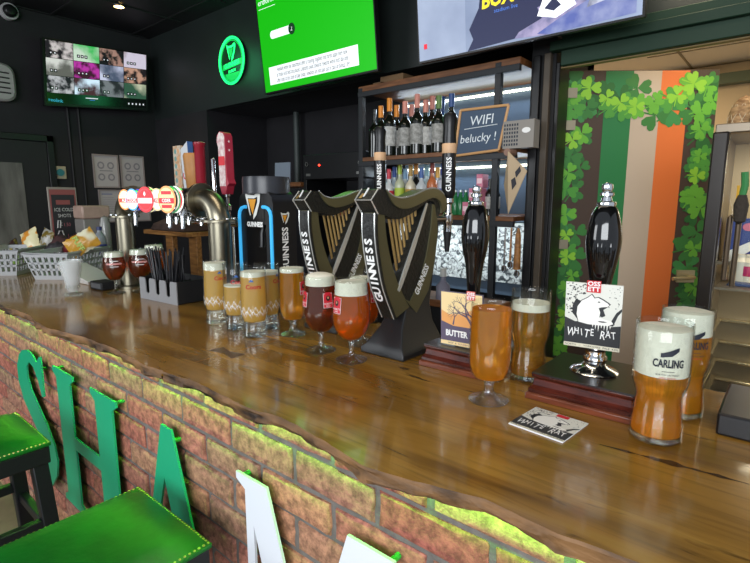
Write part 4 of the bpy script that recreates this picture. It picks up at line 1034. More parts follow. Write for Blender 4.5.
for u0 in (-.62,):
    b.tube([Q(u0, .12, .003), Q(u0, .36, .003), Q(u0+.12, .42, .003), Q(u0+.35, .42, .003), Q(u0+.45, .34, .003), Q(u0+.5, .12, .003)], .004, cw, 6)
    b.tube([Q(u0+.02, .46, .003), Q(u0+.1, .56, .003), Q(u0+.28, .56, .003), Q(u0+.22, .46, .003)], .003, cw, 6)
    b.poly([Q(u0+.08, .14, .003), Q(u0+.44, .14, .003), Q(u0+.42, .26, .003), Q(u0+.1, .28, .003)], cw)
b.build('printed_face', t, smooth=0)
p = PX(94, 240, -3.3)
t = thing('water_dispenser', 'tall beige and clear dispenser column between the price sign and the certificates', 'dispenser', (-3.3, p.y, 1.1002))
b = MB(); b.box((-.07, -.075, 0), (.07, .075, .27), mat('grey_panel', '77736e', .4)); b.build('body', t, bevel=.006)
MB().box((-.07, -.08, .272), (.075, .08, .35), mat('beige_cap', 'a48a7c', .45, noise=.2)).build('cap', t, bevel=.01)
MB().lathe([(0, 0), (.03, 0), (.03, .22), (.02, .26), (0, .27)], mat('clear_tank', 'c0c0bc', .15, trans=.6), 20, Matrix.Translation((.09, .035, .02))).build('tank', t)
p = PZ(101, 264, 1.1); p = V((-3.0, PX(101, 250, -3.0).y, 1.1002))
t = thing('water_bottle', 'clear plastic water bottle with blue label beside the dispenser', 'bottle', p)
MB().lathe(smoothprof([(.0, .0), (.030, .002), (.032, .02), (.031, .06), (.032, .10), (.032, .15), (.028, .18), (.013, .205), (.012, .215)], 3), mat('bottle_plastic', 'b8c0c8', .15, trans=.55), 24).build('bottle_body', t, smooth=60)
MB().lathe([(.0325, .06), (.0327, .062), (.0327, .135), (.0325, .137)], mat('blue_label', '2c3a86', .5), 24).build('label', t)
MB().lathe([(0, .216), (.014, .216), (.014, .235), (0, .236)], mat('navy_cap', '2a3560', .4), 16).build('cap', t)
# ============================================================ LEFT WALL
def on_left(pts, x=-4.6): return [PX(*p, x) for p in pts]
def wall_frame(label, y0, y1, z0, z1, kind):
    t = thing('certificate_frame', label, 'picture frame', (-4.598, (y0+y1)/2, (z0+z1)/2), group='certificates in frames on the dark wall')
    hw, hh = (y1-y0)/2, (z1-z0)/2
    b = MB(); fw = .012; m = mat('frame_taupe', '8a7f7c', .4)
    for a, c in (((0, -hw, -hh), (.014, hw, -hh+fw)), ((0, -hw, hh-fw), (.014, hw, hh)), ((0, -hw, -hh+fw), (.014, -hw+fw, hh-fw)), ((0, hw-fw, -hh+fw), (.014, hw, hh-fw))): b.box(a, c, m)
    b.build('frame', t)
    b = MB(); b.box((.002, -hw+fw, -hh+fw), (.006, hw-fw, hh-fw), mat('certificate_paper', 'a8a2a2', .6)); gy = mat('certificate_ink', '7e7a80', .6)
    def r_(u0, v0, u1, v1, m=gy): b.poly([V((.0068, u*hw, v*hh)) for u, v in ((u0, v0), (u1, v0), (u1, v1), (u0, v1))], m)
    if kind:
        for u in (-.38, .38):
            for v in (.35, -.35):
                for k, (rx, c_) in enumerate(((.28, gy), (.16, MC['certificate_paper']))): b.poly([V((.0068+k*.0005, (u+rx*math.cos(q))*hw, (v+rx*.8*math.sin(q))*hh)) for q in [i*math.pi/6 for i in range(12)]], c_)
        r_(-.5, .0, .5, .06)
    else:
        r_(-.75, .70, .1, .76, mat('certificate_blue', '6a6e94', .6))
        for i in range(9): r_(-.7, .5-i*.13, .2+.45*((i*7) % 5)/5, .52-i*.13)
    b.build('certificate', t, smooth=0)
wall_frame('upper left framed certificate on the dark wall', 1.775, 1.985, 1.585, 1.865, 1)
wall_frame('upper right framed certificate on the dark wall', 2.0, 2.21, 1.588, 1.868, 1)
wall_frame('lower left framed certificate directly under the upper left one', 1.80, 2.01, 1.29, 1.57, 0)
wall_frame('lower right framed certificate mostly hidden behind the lit badges', 2.03, 2.24, 1.29, 1.57, 0)
# alarm switch
t = thing('wall_switch', 'small cream square switch with a green button beside the door', 'switch', (-4.598, 1.52, 1.70))
MB().box((0, -.045, -.05), (.02, .045, .05), mat('switch_cream', 'a39a82', .4)).build('plate', t, bevel=.004)
MB().cyl((.02, 0, 0), (.03, 0, 0), .028, mat('button_teal', '2f6f74', .4), 20).build('button', t)
# security monitor
t = thing('security_monitor', 'wall-hung monitor showing a grid of camera pictures', 'monitor', (-4.45, 1.86, 2.49), 0)
sc_ = [PX(*p, -4.45) for p in ((46, 104), (147, 109.5), (147, 54.5), (43, 38))]
LM = V((-4.45, 1.86, 2.49)); sc_ = [p-LM for p in sc_]
def SP(u, v, o=0): return (sc_[0]*(1-u)+sc_[1]*u)*(1-v)+(sc_[3]*(1-u)+sc_[2]*u)*v+V((o, 0, 0))
b = MB(); b.prism([SP(-.01, -.02), SP(1.01, -.02), SP(1.01, 1.015), SP(-.01, 1.015)], (-.05, 0, 0), BLK); b.build('casing', t, bevel=.003)
b = MB(); b.box((-.15, -.1, -.1), (-.051, .1, .1), BLKM); b.build('wall_bracket', t)
b = MB(); b.poly([SP(.01, .02, .001), SP(.99, .02, .001), SP(.99, .99, .001), SP(.01, .99, .001)], mat('screen_black', '060608', .2))
tiles = ['a8a0a0', 'a8b8a8', '8a6a60', 'b0a8b8', 'b0b0ac', '9a2a88', 'a8aac0', 'a07a68', '98989c', 'b4c8d8', '606468', 'b0b098']
t2 = ['18141a', '2c9a48', '101014', '887a80', '50504c', '300c20', '40485c', '181418', '14141a', '3a2026', '202226', '2a4838']
for i in range(12):
    cx_, cy_ = i % 4, i//4
    m = mat('cctv_%s_%s' % (tiles[i], t2[i]), tiles[i], .5, emit=1.1, color2=t2[i], scale=(14, 5, 16, 3)[(i*3+cy_) % 4], ramp=(.42, .56), detail=5)
    u0, u1 = .015+cx_*.2445, .015+cx_*.2445+.24; v1 = .985-cy_*.27; v0 = v1-.262
    b.poly([SP(u0, v0, .002), SP(u1, v0, .002), SP(u1, v1, .002), SP(u0, v1, .002)], m)
    for k in range(2+(i % 2)):
        ux = u0+.03+k*.035; b.poly([SP(ux, v0+.05, .003), SP(ux+.028, v0+.05, .003), SP(ux+.028, v0+.10, .003), SP(ux, v0+.10, .003)], MC['screen_black'])
        b.poly([SP(ux+.008, v0+.065, .004), SP(ux+.02, v0+.065, .004), SP(ux+.02, v0+.085, .004), SP(ux+.008, v0+.085, .004)], mat('icon_white', 'd0d0d8', .5, emit=.8))
for k in range(5): b.poly([SP(.79+k*.04+du, .07+dv, .003) for du, dv in ((0, 0), (.014, 0), (.014, .03), (0, .03))], MC['icon_white'])
b.poly([SP(.36, .125, .003), SP(.48, .125, .003), SP(.48, .14, .003), SP(.36, .14, .003)], MC['icon_white'])
b.poly([SP(.40, .10, .003), SP(.45, .10, .003), SP(.45, .106, .003), SP(.40, .106, .003)], mat('icon_blue', '3a70d0', .5, emit=1))
b.text('reolink', .035, SP(.085, .065, .003), (0, 1, 0), (0, 0, 1), mat('icon_cyan', '30a0b8', .5, emit=1), squeeze=1)
b.build('screen', t, smooth=0)
# dome camera, heater vent, downlight
p = PX(10, 13, -4.55)
t = thing('dome_camera', 'white dome security camera at the top left corner', 'camera', (-4.6, p.y, 2.84))
b = MB(); M = Matrix.Rotation(R(90), 4, 'Y'); b.lathe([(0, 0), (.055, 0), (.058, .01), (.056, .05), (0, .05)], mat('camera_white', 'a8a6a8', .4), 24, M)
b.build('housing', t); b = MB(); b.lathe([(.045, .05), (.042, .07), (.03, .085), (0, .092)], BLK, 20, M); b.build('lens_dome', t)
t = thing('wall_heater', 'rounded white louvred unit cut off by the left frame edge', 'heater', (-4.598, 1.12, 2.33))
b = MB(); rr_ = []
for q in range(24):
    a = 2*math.pi*q/24; u = .15*math.copysign(abs(math.cos(a))**.5, math.cos(a)); v = .135*math.copysign(abs(math.sin(a))**.5, math.sin(a)); rr_.append((u, v))
b.loft([[V((0, u, v)) for u, v in rr_], [V((.06, u, v)) for u, v in rr_], [V((.075, u*.9, v*.9)) for u, v in rr_]], mat('heater_white', '9a9896', .45)); b.build('casing', t, smooth=40)
b = MB()
for k in range(5): b.box((.0752, -.11, -.08+k*.035), (.077, .11, -.07+k*.035), BLKM)
b.build('louvre_slots', t)
pd = _C+ray(119, 7)*((2.885-CAMH)/ray(119, 7).z)
t = thing('ceiling_downlight', 'small round warm ceiling downlight above the security monitor', 'downlight', (pd.x, pd.y, 2.892))
MB().lathe([(0, -.003), (.034, -.003), (.034, -.006), (0, -.006)], mat('lamp_warm', 'ffd080', .5, emit=14), 20).build('lamp', t)
MB().lathe([(.034, -.001), (.05, -.001), (.048, -.008), (.034, -.007)], BLK, 24, None, True).build('bezel', t)
d = bpy.data.lights.new('downlight_spot', 'SPOT'); d.energy = 18; d.spot_size = R(80); d.spot_blend = .6; d.color = (1, .8, .5); o = bpy.data.objects.new('downlight_spot', d); COL.objects.link(o); o.location = (pd.x, pd.y, 2.87)
# ============================================================ BACK BAR
# screens above
GSC = mat('screen_green', '0fa808', .4, emit=.72); SWH = mat('screen_white', 'e4e8ec', .5, emit=.8); SGY = mat('screen_grey_text', '4c5854', .5, emit=.12)
def flat_screen(name, label, corners, yy):
    """corners: bottom-left, bottom-right, top-right, top-left pixels; the screen leans forward from the bulkhead"""
    bl = PY(*corners[0], yy); br = PY(*corners[1], yy)
    t = thing(name, label, 'television', ((bl.x+br.x)/2, yy, (bl.z+br.z)/2))
    w_ = br.x-bl.x; h = .70 if 'green' in label else w_*.5625
    xd = V((1, 0, 0)); yd = V((0, -.10, 1)).normalized()
    def P(u, v, o=0): return xd*(u-.5)*w_+yd*v*h+V((0, -1, -.1)).normalized()*o
    b = MB(); b.prism([P(-.008, -.015, 0), P(1.008, -.015, 0), P(1.008, 1.015, 0), P(-.008, 1.015, 0)], V((0, .03, .003)), BLK); b.build('casing', t, bevel=.003)
    MB().box((-.2, .0305, h*.3), (.2, 2.349-yy, h*.6), BLKM).build('wall_bracket', t)
    return t, P, w_, h
t, P, w_, h = flat_screen('television', 'wall television showing a bright green page, second screen from the right', ((266, 92), (377, 70)), 2.16)
b = MB(); q = lambda u0, v0, u1, v1, m, o: b.poly([P(u0, v0, o), P(u1, v0, o), P(u1, v1, o), P(u0, v1, o)], m)
q(0, 0, 1, 1, GSC, .001); q(.06, .055, .87, .205, SWH, .002)
for i, s_ in enumerate(('Available while the celebration offer is running. Eligibility and terms apply here now', 'at friday until bets are placed. Deposits count towards rewards within first day only', 'Offer ends at the close of play today. Rewards are not paid out in cash or bonus, 18+')):
    b.text(s_, .040, P(.465, .176-i*.046, .003), (1, 0, 0), (0, 0, 1), SGY, squeeze=w_*.76/(len(s_)*.0185)*1.0)
q(.13, .43, .31, .495, SWH, .002)
b.poly([P(.13+.02*math.cos(a), .4625+.0325*math.sin(a), .002) for a in [i*math.pi/8 for i in range(16)]], SWH)
b.poly([P(.325+.032*math.cos(a), .463+.046*math.sin(a), .003) for a in [i*math.pi/10 for i in range(20)]], mat('screen_dark_green', '0c3a1c', .4, emit=.5))
b.text('2', .035, P(.325, .463, .004), (1, 0, 0), (0, 0, 1), SWH)
b.text('erdform', .05, P(.10, .745, .003), (1, 0, 0), (0, 0, 1), SWH, squeeze=.9); q(.02, .69, .19, .694, SWH, .003)
b.build('screen', t, smooth=0)
area('green_screen_glow', V(t.location)+P(.5, .5, .02), V(t.location)+P(.5, .45, 1), w_*.95, h*.9, 2.4, (.12, 1, .10))
t, P, w_, h = flat_screen('television', 'wall television showing a misty football broadcast, rightmost screen', ((420, 60), (642, 17)), 2.05)
b = MB()
q(0, 0, 1, 1, mat('screen_mist', '8a97b0', .4, emit=.62, color2='6f7c98', scale=3), .001)
q(.0, .0, .26, .5, mat('screen_mist_pale', '98a4ba', .4, emit=.62, color2='808ca6', scale=4), .0012)
NAVY = mat('screen_navy', '141c44', .4, emit=.5)
b.poly([P(u, v, .003) for u, v in ((.27, 0), (.50, .02), (.62, .08), (.66, .3), (.60, .55), (.35, .55), (.33, .30), (.28, .16), (.30, .08))], NAVY)
b.poly([P(u, v, .0035) for u, v in ((.66, .0), (.98, .02), (.98, .18), (.85, .2), (.7, .1), (.60, .02))], mat('screen_blue', '4c5a9c', .4, emit=.5, color2='8088b0', scale=14))
b.poly([P(u, v, .0032) for u, v in ((.50, .02), (.64, .0), (.8, .05), (.84, .14), (.72, .24), (.60, .2), (.62, .12), (.52, .06))], mat('screen_pink', '9a90b0', .4, emit=.6, color2='5a5c84', scale=18))
b.text('BOX', .085, P(.42, .335, .0045), (1, .0, 0), (0, 0, 1), mat('screen_yellow', 'd8c830', .5, emit=.8), squeeze=.8, bold=.003)
b.text('stadium live', .022, P(.46, .25, .0045), (1, 0, 0), (0, 0, 1), mat('screen_ltblue', '4a74c8', .5, emit=.7))
b.poly([P(u, v, .004) for u, v in ((.03, .09), (.048, .09), (.048, .13), (.03, .13))], mat('screen_red', 'd02838', .5, emit=.8))
b.poly([P(u, v, .0045) for u, v in ((.60, .14), (.68, .10), (.76, .16), (.72, .30), (.64, .32))], SWH)
b.poly([P(u, v, .005) for u, v in ((.63, .18), (.67, .15), (.70, .18), (.67, .24))], NAVY)
b.poly([P(u, v, .0045) for u, v in ((.80, .12), (.90, .15), (.93, .26), (.84, .3))], mat('screen_dusk', '2a3050', .5, emit=.5, color2='b0b4c8', scale=16))
b.build('screen', t, smooth=0)
# neon oval sign
c_ = PY(233, 61, 2.34); 
t = thing('neon_sign', 'green glowing oval harp neon sign on the dark bulkhead', 'neon sign', (c_.x, 2.349, c_.z))
NE = mat('neon_green', '20f078', .5, emit=1.6); ND = mat('neon_dim', '10a04c', .5, emit=.7)
MB().prism([V((.16*math.cos(a), 0, .165*math.sin(a))) for a in [-i*math.pi/20 for i in range(40)]], (0, -.015, 0), mat('neon_back', '062012', .5)).build('backing', t)
b = MB()
for rx, rz_, r_, m in ((.155, .165, .006, NE), (.132, .142, .0045, ND), (.143, .153, .003, NE)): b.tube([V((rx*math.cos(a), -.024, rz_*math.sin(a))) for a in [i*math.pi/20 for i in range(40)]], r_, m, 6, closed=True)
b.build('oval_tube', t)
b = MB(); mini_harp(b, (-.005, -.02, .005), .115, (1, 0, 0), NE, ND)
b.poly([V(p) for p in ((-.12, -.018, -.055), (.12, -.018, -.035), (.12, -.018, .005), (-.12, -.018, -.015))], ND)
b.text('GUINNESS', .045, (0, -.021, -.025), (1, 0, .08), (0, 0, 1), NE, bold=.001, squeeze=.9)
b.text('DUBLIN', .026, (0, -.021, -.072), (1, 0, .08), (0, 0, 1), NE, bold=.001); b.poly([V((.09*math.cos(a), -.018, -.085+.05*math.sin(a))) for a in [math.pi+i*math.pi/10 for i in range(11)]], ND)
b.build('harp_and_lettering', t, smooth=0)
d = bpy.data.lights.new('neon_light', 'POINT'); d.energy = 2.2; d.color = (.1, 1, .4); d.shadow_soft_size = .12; o = bpy.data.objects.new('neon_light', d); COL.objects.link(o); o.location = (c_.x, 2.20, c_.z)
# shelf unit
SY0, SY1 = 2.20, 2.62; sx0, sx1 = -1.97, -1.01
t = thing('shelf_unit', 'black metal back-bar shelf unit with wooden shelves and LED lighting', 'shelf unit', (sx0, SY0, 0))
def U(x, y, z): return (x-sx0, y-SY0, z)
SHW = mat('shelf_wood', '7a4e2c', .45, color2='593519', scale=8, stretch=(1, 6, 6))
IRON = mat('dark_iron', '1d2024', .45)
for x in (sx0, -1.13, sx1-.03):
    for y in (SY0, SY1-.03):
        if (x == -1.13 and y != SY0) or (x > -1.1 and y == SY0): continue
        MB().box(U(x, y, 0), U(x+.03, y+.03, 2.10), IRON).build('upright', t, bevel=.002)
for z, th in ((2.08, .03), (1.70, .022), (1.385, .022)):
    MB().box(U(sx0, SY0+.002, z), U(sx1, SY1, z+th), SHW).build('shelf', t, bevel=.002)
    MB().box(U(sx0, SY0-.004, z-.028), U(sx1, SY0+.02, z), IRON).build('shelf_rail', t, bevel=.002)
MB().box(U(sx0, SY1-.01, .95), U(sx1, SY1+.01, 2.10), mat('blue_grey_back', '56687c', .5)).build('back_panel', t)
LED = mat('led_strip_white', 'f2f4e0', .5, emit=4)
for z in (2.045, 1.66):
    b = MB()
    for i in range(46): b.box(U(-1.93+i*.0195, SY1-.035, z), U(-1.93+i*.0195+.012, SY1-.022, z+.012), LED)
    o = b.build('led_strip', t); o['kind'] = 'stuff'
    area('shelf_led_light', ((sx0+sx1)/2, SY1-.05, z-.01), ((sx0+sx1)/2, SY0+.1, z-.35), .95, .03, 2.2, (.72, .86, 1))
area('lower_panel_light', ((sx0+sx1)/2, SY0+.1, 1.345), ((sx0+sx1)/2, SY1-.05, 1.15), .95, .04, 2.2, (.85, .94, 1))
# sparkling textured glass panel low on the unit
def textured():
    m = bpy.data.materials.new('textured_glass_panel'); m.use_nodes = True; nt = m.node_tree; N = nt.nodes; L = nt.links; b = N['Principled BSDF']
    tc = N.new('ShaderNodeTexCoord'); vo = N.new('ShaderNodeTexVoronoi'); vo.inputs['Scale'].default_value = 38; L.new(tc.outputs['Object'], vo.inputs[0])
    n = N.new('ShaderNodeTexNoise'); n.inputs['Scale'].default_value = 34; n.inputs['Detail'].default_value = 3; n.inputs['Distortion'].default_value = 1.5; L.new(tc.outputs['Object'], n.inputs[0])
    rp = N.new('ShaderNodeValToRGB'); rp.color_ramp.elements[0].position = .40; rp.color_ramp.elements[0].color = lin('50585c'); rp.color_ramp.elements[1].position = .52; rp.color_ramp.elements[1].color = lin('dfe6e4')
    L.new(n.outputs['Fac'], rp.inputs[0]); L.new(rp.outputs[0], b.inputs['Base Color']); b.inputs['Roughness'].default_value = .3
    bp = N.new('ShaderNodeBump'); bp.inputs['Strength'].default_value = .9; bp.inputs['Distance'].default_value = .01; L.new(vo.outputs['Distance'], bp.inputs['Height']); L.new(bp.outputs[0], b.inputs['Normal'])
    return m
MB().box(U(sx0+.03, SY1-.06, 1.03), U(sx1-.03, SY1-.012, 1.36), textured()).build('textured_panel', t)
# back counter under the unit
t = thing('back_counter', 'low dark back counter with wooden top behind the bar', 'counter', (-2.6, 2.0, 0))
MB().box((0, .02, 0), (1.6, .185, .975), BLKM).build('cabinet', t, bevel=.003)
MB().box((-.01, -.01, .976), (1.6, .19, 1.01), SHW).build('worktop', t, bevel=.003)
MB().box((.7, -.004, .74), (1.58, .018, .765), SHW).build('edge_strip', t)
# wine bottles on the top shelf
def wine(label, x, y, z, h, body, cap, lab, group, sc=1):
    t = thing('wine_bottle', label, 'bottle', (x, y, z), group=group)
    r = .036*sc
    MB().lathe(smoothprof([(0, 0), (r*.95, .001), (r, .01), (r, h*.28), (r, h*.55), (r*.85, h*.62), (r*.42, h*.70), (r*.36, h*.78), (r*.36, h)], 3)+[(0, h)], body, 20).build('bottle_body', t, smooth=60)
    if cap: MB().lathe([(0, h+.001), (r*.42, h), (r*.42, h*.78), (r*.36, h*.775)][::-1], cap, 16).build('cap', t, smooth=50)
    if lab: MB().lathe([(r+.0005, h*.18), (r+.0008, h*.19), (r+.0008, h*.50), (r+.0005, h*.51)], lab, 20).build('paper_label', t)
DB = mat('dark_bottle', '12160f', .12, coat=.3); OC = mat('orange_cap', 'e08a24', .4); PC = mat('pink_cap', 'd08878', .4); LP = mat('label_white', 'c4c4c0', .6, color2='9a9a96', scale=60); LG = mat('label_grey', 'a8a8a4', .6, color2='7c7c78', scale=70); BB = mat('blue_bottle', '1c3a68', .15)
wl = [(381, 'orange-capped wine bottle at the left end of the top shelf', DB, OC, LP, 2.30), (389.5, 'tall orange-capped wine bottle, second group from the left of the top shelf', DB, OC, LP, 2.27), (396.5, 'orange-capped wine bottle with narrow visible label, third from left', DB, OC, LP, 2.34), (405, 'peach-capped wine bottle with grey picture label, left of the pair', DB, PC, LG, 2.28), (411.5, 'short peach-capped wine bottle behind the two grey-label bottles', DB, PC, None, 2.38), (417, 'tallest pink-capped wine bottle with grey picture label', DB, PC, LG, 2.28), (425.5, 'pink-capped wine bottle with a narrow label, right of the grey-label pair', DB, PC, LP, 2.32), (432, 'small pink-capped wine bottle behind the pale-label bottle', DB, PC, LP, 2.37), (438.5, 'wide-label wine bottle with green foil neck on the top shelf', DB, mat('green_foil', '5a7a3a', .4), LG, 2.27), (442, 'tall blue-necked bottle behind the green foil one', BB, BB, None, 2.42), (451, 'dark bottle with blue cap just left of the wifi chalkboard', DB, mat('blue_cap', '2a4a80', .4), None, 2.27), (374.5, 'dark uncapped wine bottle in shadow at the shelf unit left post', DB, None, None, 2.36)]
for px, lb, bd, cp_, la, yy in wl:
    p = PY(px, 130, yy); wine(lb, p.x, yy, 1.723, .288 if 'all' not in lb.split()[0] else .315, bd, cp_, la, 'wine bottles on the top shelf')
# spirits on the middle shelf
spc = [('e8ecec', 'cc3040', 'clear'), ('c8d8e0', '2a4a90', 'clear'), ('d8e0c0', 'a8c040', 'clear'), ('e0e4e4', '7aa0c0', 'clear'), ('d0c8b0', 'b08a40', 'amber'), ('1a1a18', 'd08a30', 'black'), ('dce4e8', '4a6aa8', 'clear'), ('cfe0e0', '88b0b8', 'clear'), ('b86a40', '8a3020', 'brown'), ('e8eaea', 'e0a840', 'clear'), ('d8dce8', '3048a0', 'clear')]
words_ = ['red-labelled', 'navy-labelled', 'lime-labelled', 'pale blue labelled', 'gold-labelled', 'orange-labelled black', 'blue-labelled', 'teal-labelled', 'brown', 'yellow-labelled', 'royal blue labelled']
for i, (c1, c2, k) in enumerate(spc):
    px = 389+i*5.4; yy = 2.30+.05*(i % 2); p = PY(px, 180, yy)
    wine('%s spirit bottle on the middle shelf, %s' % (words_[i], 'front row' if i % 2 == 0 else 'set slightly back'), p.x, yy, 1.408, .25+.015*(i % 3), mat('spirit_'+c1, c1, .12, trans=.35 if k == 'clear' else 0), mat('spcap_'+c2, c2, .4), mat('splab_'+c2, c2, .5), 'spirit bottles on the middle shelf', .8)
# second lower-left tray bottles and back row
for i in range(14):
    px = 385+i*4.2; yy = 2.46; p = PY(px, 185, yy)
    wine('pale clear spirit bottle in the back row of the middle shelf', p.x, yy, 1.408, .24+.01*(i % 2), mat('spirit_cfe0e0', 'cfe0e0', .12, trans=.35), mat('spcap_grey', '9aa0a4', .4), None, 'clear spirit bottles in the back row', .78)
for i, (px, cc) in enumerate(((433, 'd8b020'), (439.5, 'd8b020'))):
    p = PY(px, 187, 2.22); tt = thing('small_jar', 'small yellow-lidded jar at front of middle shelf, %s' % ('left of two' if i == 0 else 'right of two'), 'jar', (p.x, 2.235, 1.4075), group='yellow-lidded jars')
    MB().lathe([(0, 0), (.017, 0), (.018, .01), (.018, .05), (.014, .055), (0, .055)], mat('jar_brown', '4a3020', .2), 16).build('jar_body', tt); MB().lathe([(0, .0555), (.016, .0555), (.016, .068), (0, .068)], mat('lid_yellow', 'd8b020', .4), 16).build('lid', tt)
# green bottles and pink cans right of the harp
for i in range(8):
    px = 455+(i % 4)*5.2; yy = 2.26+.07*(i//4); p = PY(px, 210, yy)
    tt = thing('mixer_bottle', 'small green mixer bottle on the middle shelf, %s row' % ('front', 'rear')[i//4], 'bottle', (p.x, yy, 1.408), group='green mixer bottles')
    MB().lathe([(0, 0), (.019, 0), (.02, .01), (.02, .07), (.01, .095), (.008, .115), (0, .115)], mat('mixer_green', '1e6a3a', .15), 14).build('bottle_body', tt); MB().lathe([(0, .1155), (.0095, .1155), (.0095, .125), (0, .125)], mat('cap_silver', 'b0b4b4', .3, 1), 12).build('cap', tt)
for i, (px, z_, k) in enumerate(((468, 1.408, 0), (475, 1.408, 0), (482, 1.408, 0), (474, 1.475, 1), (480, 1.475, 1), (481, 1.542, 2))):
    p = PY(px, 210, 2.27); tt = thing('pink_carton', 'pink drinks carton in the %s of the stepped stack, %s' % (('bottom row', 'second row', 'top')[k], ('left', 'middle', 'right', 'left', 'right', 'alone')[i]), 'carton', (p.x, 2.27+k*.002, z_+.0005*k), group='stacked pink cartons')
    MB().box((-.017, -.03, 0), (.017, .03, .0655), mat('carton_pink', 'd88aa0', .5, color2='c06a84', scale=30)).build('carton_box', tt, bevel=.002)
    b = MB(); b.box((-.013, -.0305, .02), (.013, -.03, .045), mat('carton_pale', 'f0d0d8', .5)); b.build('carton_label', tt)
for i in range(3):
    p = PY(489+i*3.2, 210, 2.3+.05*i); wine('dark squat bottle right of the pink cartons', p.x, 2.3+.05*i, 1.408, .18, DB, None, LP, 'dark squat bottles by the pink cartons', .6)
# wifi chalkboard
pts = [PY(*p, 2.19) for p in ((455, 156), (499, 150), (509, 105), (461, 110.5))]
c_ = sum(pts, V())/4
t = thing('chalkboard', 'small wood-framed chalkboard with handwritten wifi note on the top shelf', 'chalkboard', (c_.x, 2.19, c_.z)); Q_ = [p-c_ for p in pts]
def CP(u, v, o=0): return (Q_[0]*(1-u)+Q_[1]*u)*(1-v)+(Q_[3]*(1-u)+Q_[2]*u)*v+V((0, -o, 0))
MB().prism([CP(0, 0), CP(1, 0), CP(1, 1), CP(0, 1)], (0, .008, 0), mat('slate_blue', '3e5066', .6)).build('board', t)
b = MB()
for a, c in (((0, 0), (1, 0)), ((1, 0), (1, 1)), ((1, 1), (0, 1)), ((0, 1), (0, 0))): b.cyl(CP(*a, .003), CP(*c, .003), .0065, mat('frame_pine', 'c89a68', .5), 8)
b.build('frame', t)
b = MB(); ch = mat('chalk', 'dfe8ee', .8)
xd = (CP(1, .5)-CP(0, .5)).normalized(); yd = V((.12, 0, 1)).normalized()
b.text('WIFI', .062, CP(.5, .73, .002), xd, yd, ch); b.text('belucky !', .056, CP(.48, .34, .002), xd, yd, ch, squeeze=.95)
b.tube([CP(.14, .57, .002), CP(.85, .60, .002)], .0018, ch, 5); b.build('handwriting', t)
t = thing('woven_box', 'small grey woven box with pale oval hanging right of the chalkboard', 'box', tuple(PY(518, 148, 2.17)))
b = MB(); b.box((-.075, 0, 0), (.07, .06, .12), mat('woven_grey', '8e8a84', .7)); 
for i in range(6):
    for j in range(6): b.box((-.07+i*.012, -.001, .012+j*.017), (-.063+i*.012, 0, .022+j*.017), mat('hole_dark', '2c3440', .7))
b.poly([V((.035+.02*math.cos(a), -.0015, .075+.012*math.sin(a))) for a in [i*math.pi/8 for i in range(16)]], WHITE); b.build('box_body', t)
hk = PY(507, 152, 2.12)
t = thing('hanging_card', 'tan diamond card with two dark squares hanging from a round knob', 'card', hk)
MB().cyl((0, 0, 0), (0, .07, 0), .016, mat('knob_brown', '8a6a5a', .5), 16).build('knob', t)
b = MB(); cp_ = [PY(*p, 2.10) for p in ((508, 151), (527, 171), (508, 214), (500, 185))]; cp_[3].y = 2.14
b.prism([p-hk for p in cp_], (0, .004, 0), mat('card_tan', 'b8a284', .6)); 
for c in (((511, 180), (515, 177), (516.5, 184), (512, 190)), ((515, 172), (520, 166), (521, 171), (516, 178))): b.poly([PY(*p, 2.0985)-hk for p in c], mat('card_ink', '2c2c34', .6))
b.build('card', t, smooth=0)
# wood hooks under the shelf, with brush handles
for i, (px, hh, m) in enumerate(((506, .17, CHR), (512, .15, WOODL), (519, .19, WOODL))):
    p = PY(px, 228, 2.19); tt = thing('hanging_tool', ('chrome bar spoon hanging at left under the middle shelf', 'slim wooden muddler hanging under the middle shelf', 'wide wooden paddle hanging at right under the middle shelf')[i], 'bar tool', (p.x, 2.185, 1.356), group='tools hung under the shelf')
    MB().lathe([(0, 0), (.004, 0), (.004+.008*(i == 2), -.03), (.005+.012*(i == 2), -hh), (0, -hh-.004)], m, 12).build('handle', tt); MB().lathe([(0, -hh-.005), (.012, -hh-.012), (.012, -hh-.03), (0, -hh-.045)], CHR, 12).build('head', tt)
# things on top of the unit
for i, (px, w2, h2, lb) in enumerate(((398, .16, .055, 'flat tan cardboard box lying on top of the shelf unit at left'), (385, .08, .03, 'low brown box beside the larger one on the shelf unit'))):
    p = PY(px, 80, 2.35); tt = MB().box((-w2/2, -.06, 0), (w2/2, .06, h2), mat('cardboard', '6a5238', .8)).build('cardboard_box', None, (p.x, 2.35+.0*i, 2.1105), bevel=.002); tag(tt, lb, 'box', 'cardboard boxes on the shelf unit')
# amplifier rack left of the shelf unit
p0 = PY(293, 172, 2.35)
t = thing('sound_rack', 'dark audio rack with tiny red light left of the shelf unit', 'audio rack', (-2.62, 2.36, 1.02))
b = MB(); b.box((0, 0, .6), (.56, .4, .76), mat('rack_black', '101113', .35)); b.build('amplifier', t, bevel=.003)
for x in (0, .5): MB().box((x, .0, 0), (x+.03, .4, .6), BLK).build('rack_side', t, bevel=.002)
b = MB(); b.cyl((.16, -.001, .69), (.16, -.006, .69), .006, mat('led_red', 'ff3020', .5, emit=8), 12); b.build('indicator_light', t)
b = MB()
for x, z in ((.04, .70), (.52, .69)): b.lathe([(.010, 0), (.014, 0), (.014, .003), (.010, .003)], STEEL, 16, Matrix.Translation((x, -.003, z)) @ Matrix.Rotation(R(90), 4, 'X'), True)
for x, z in ((.05, .63), (.51, .63)): b.box((x-.02, -.003, z-.008), (x+.02, 0, z+.008), STEEL)
b.build('knobs', t)
b = MB(); b.box((-.50, -.02, .555), (-.01, .3, .585), SHW); tt = b.build('wall_shelf', None, (-2.62, 2.36, 1.02), bevel=.002); tag(tt, 'thin wooden shelf left of the audio rack carrying a white tablet', 'shelf')
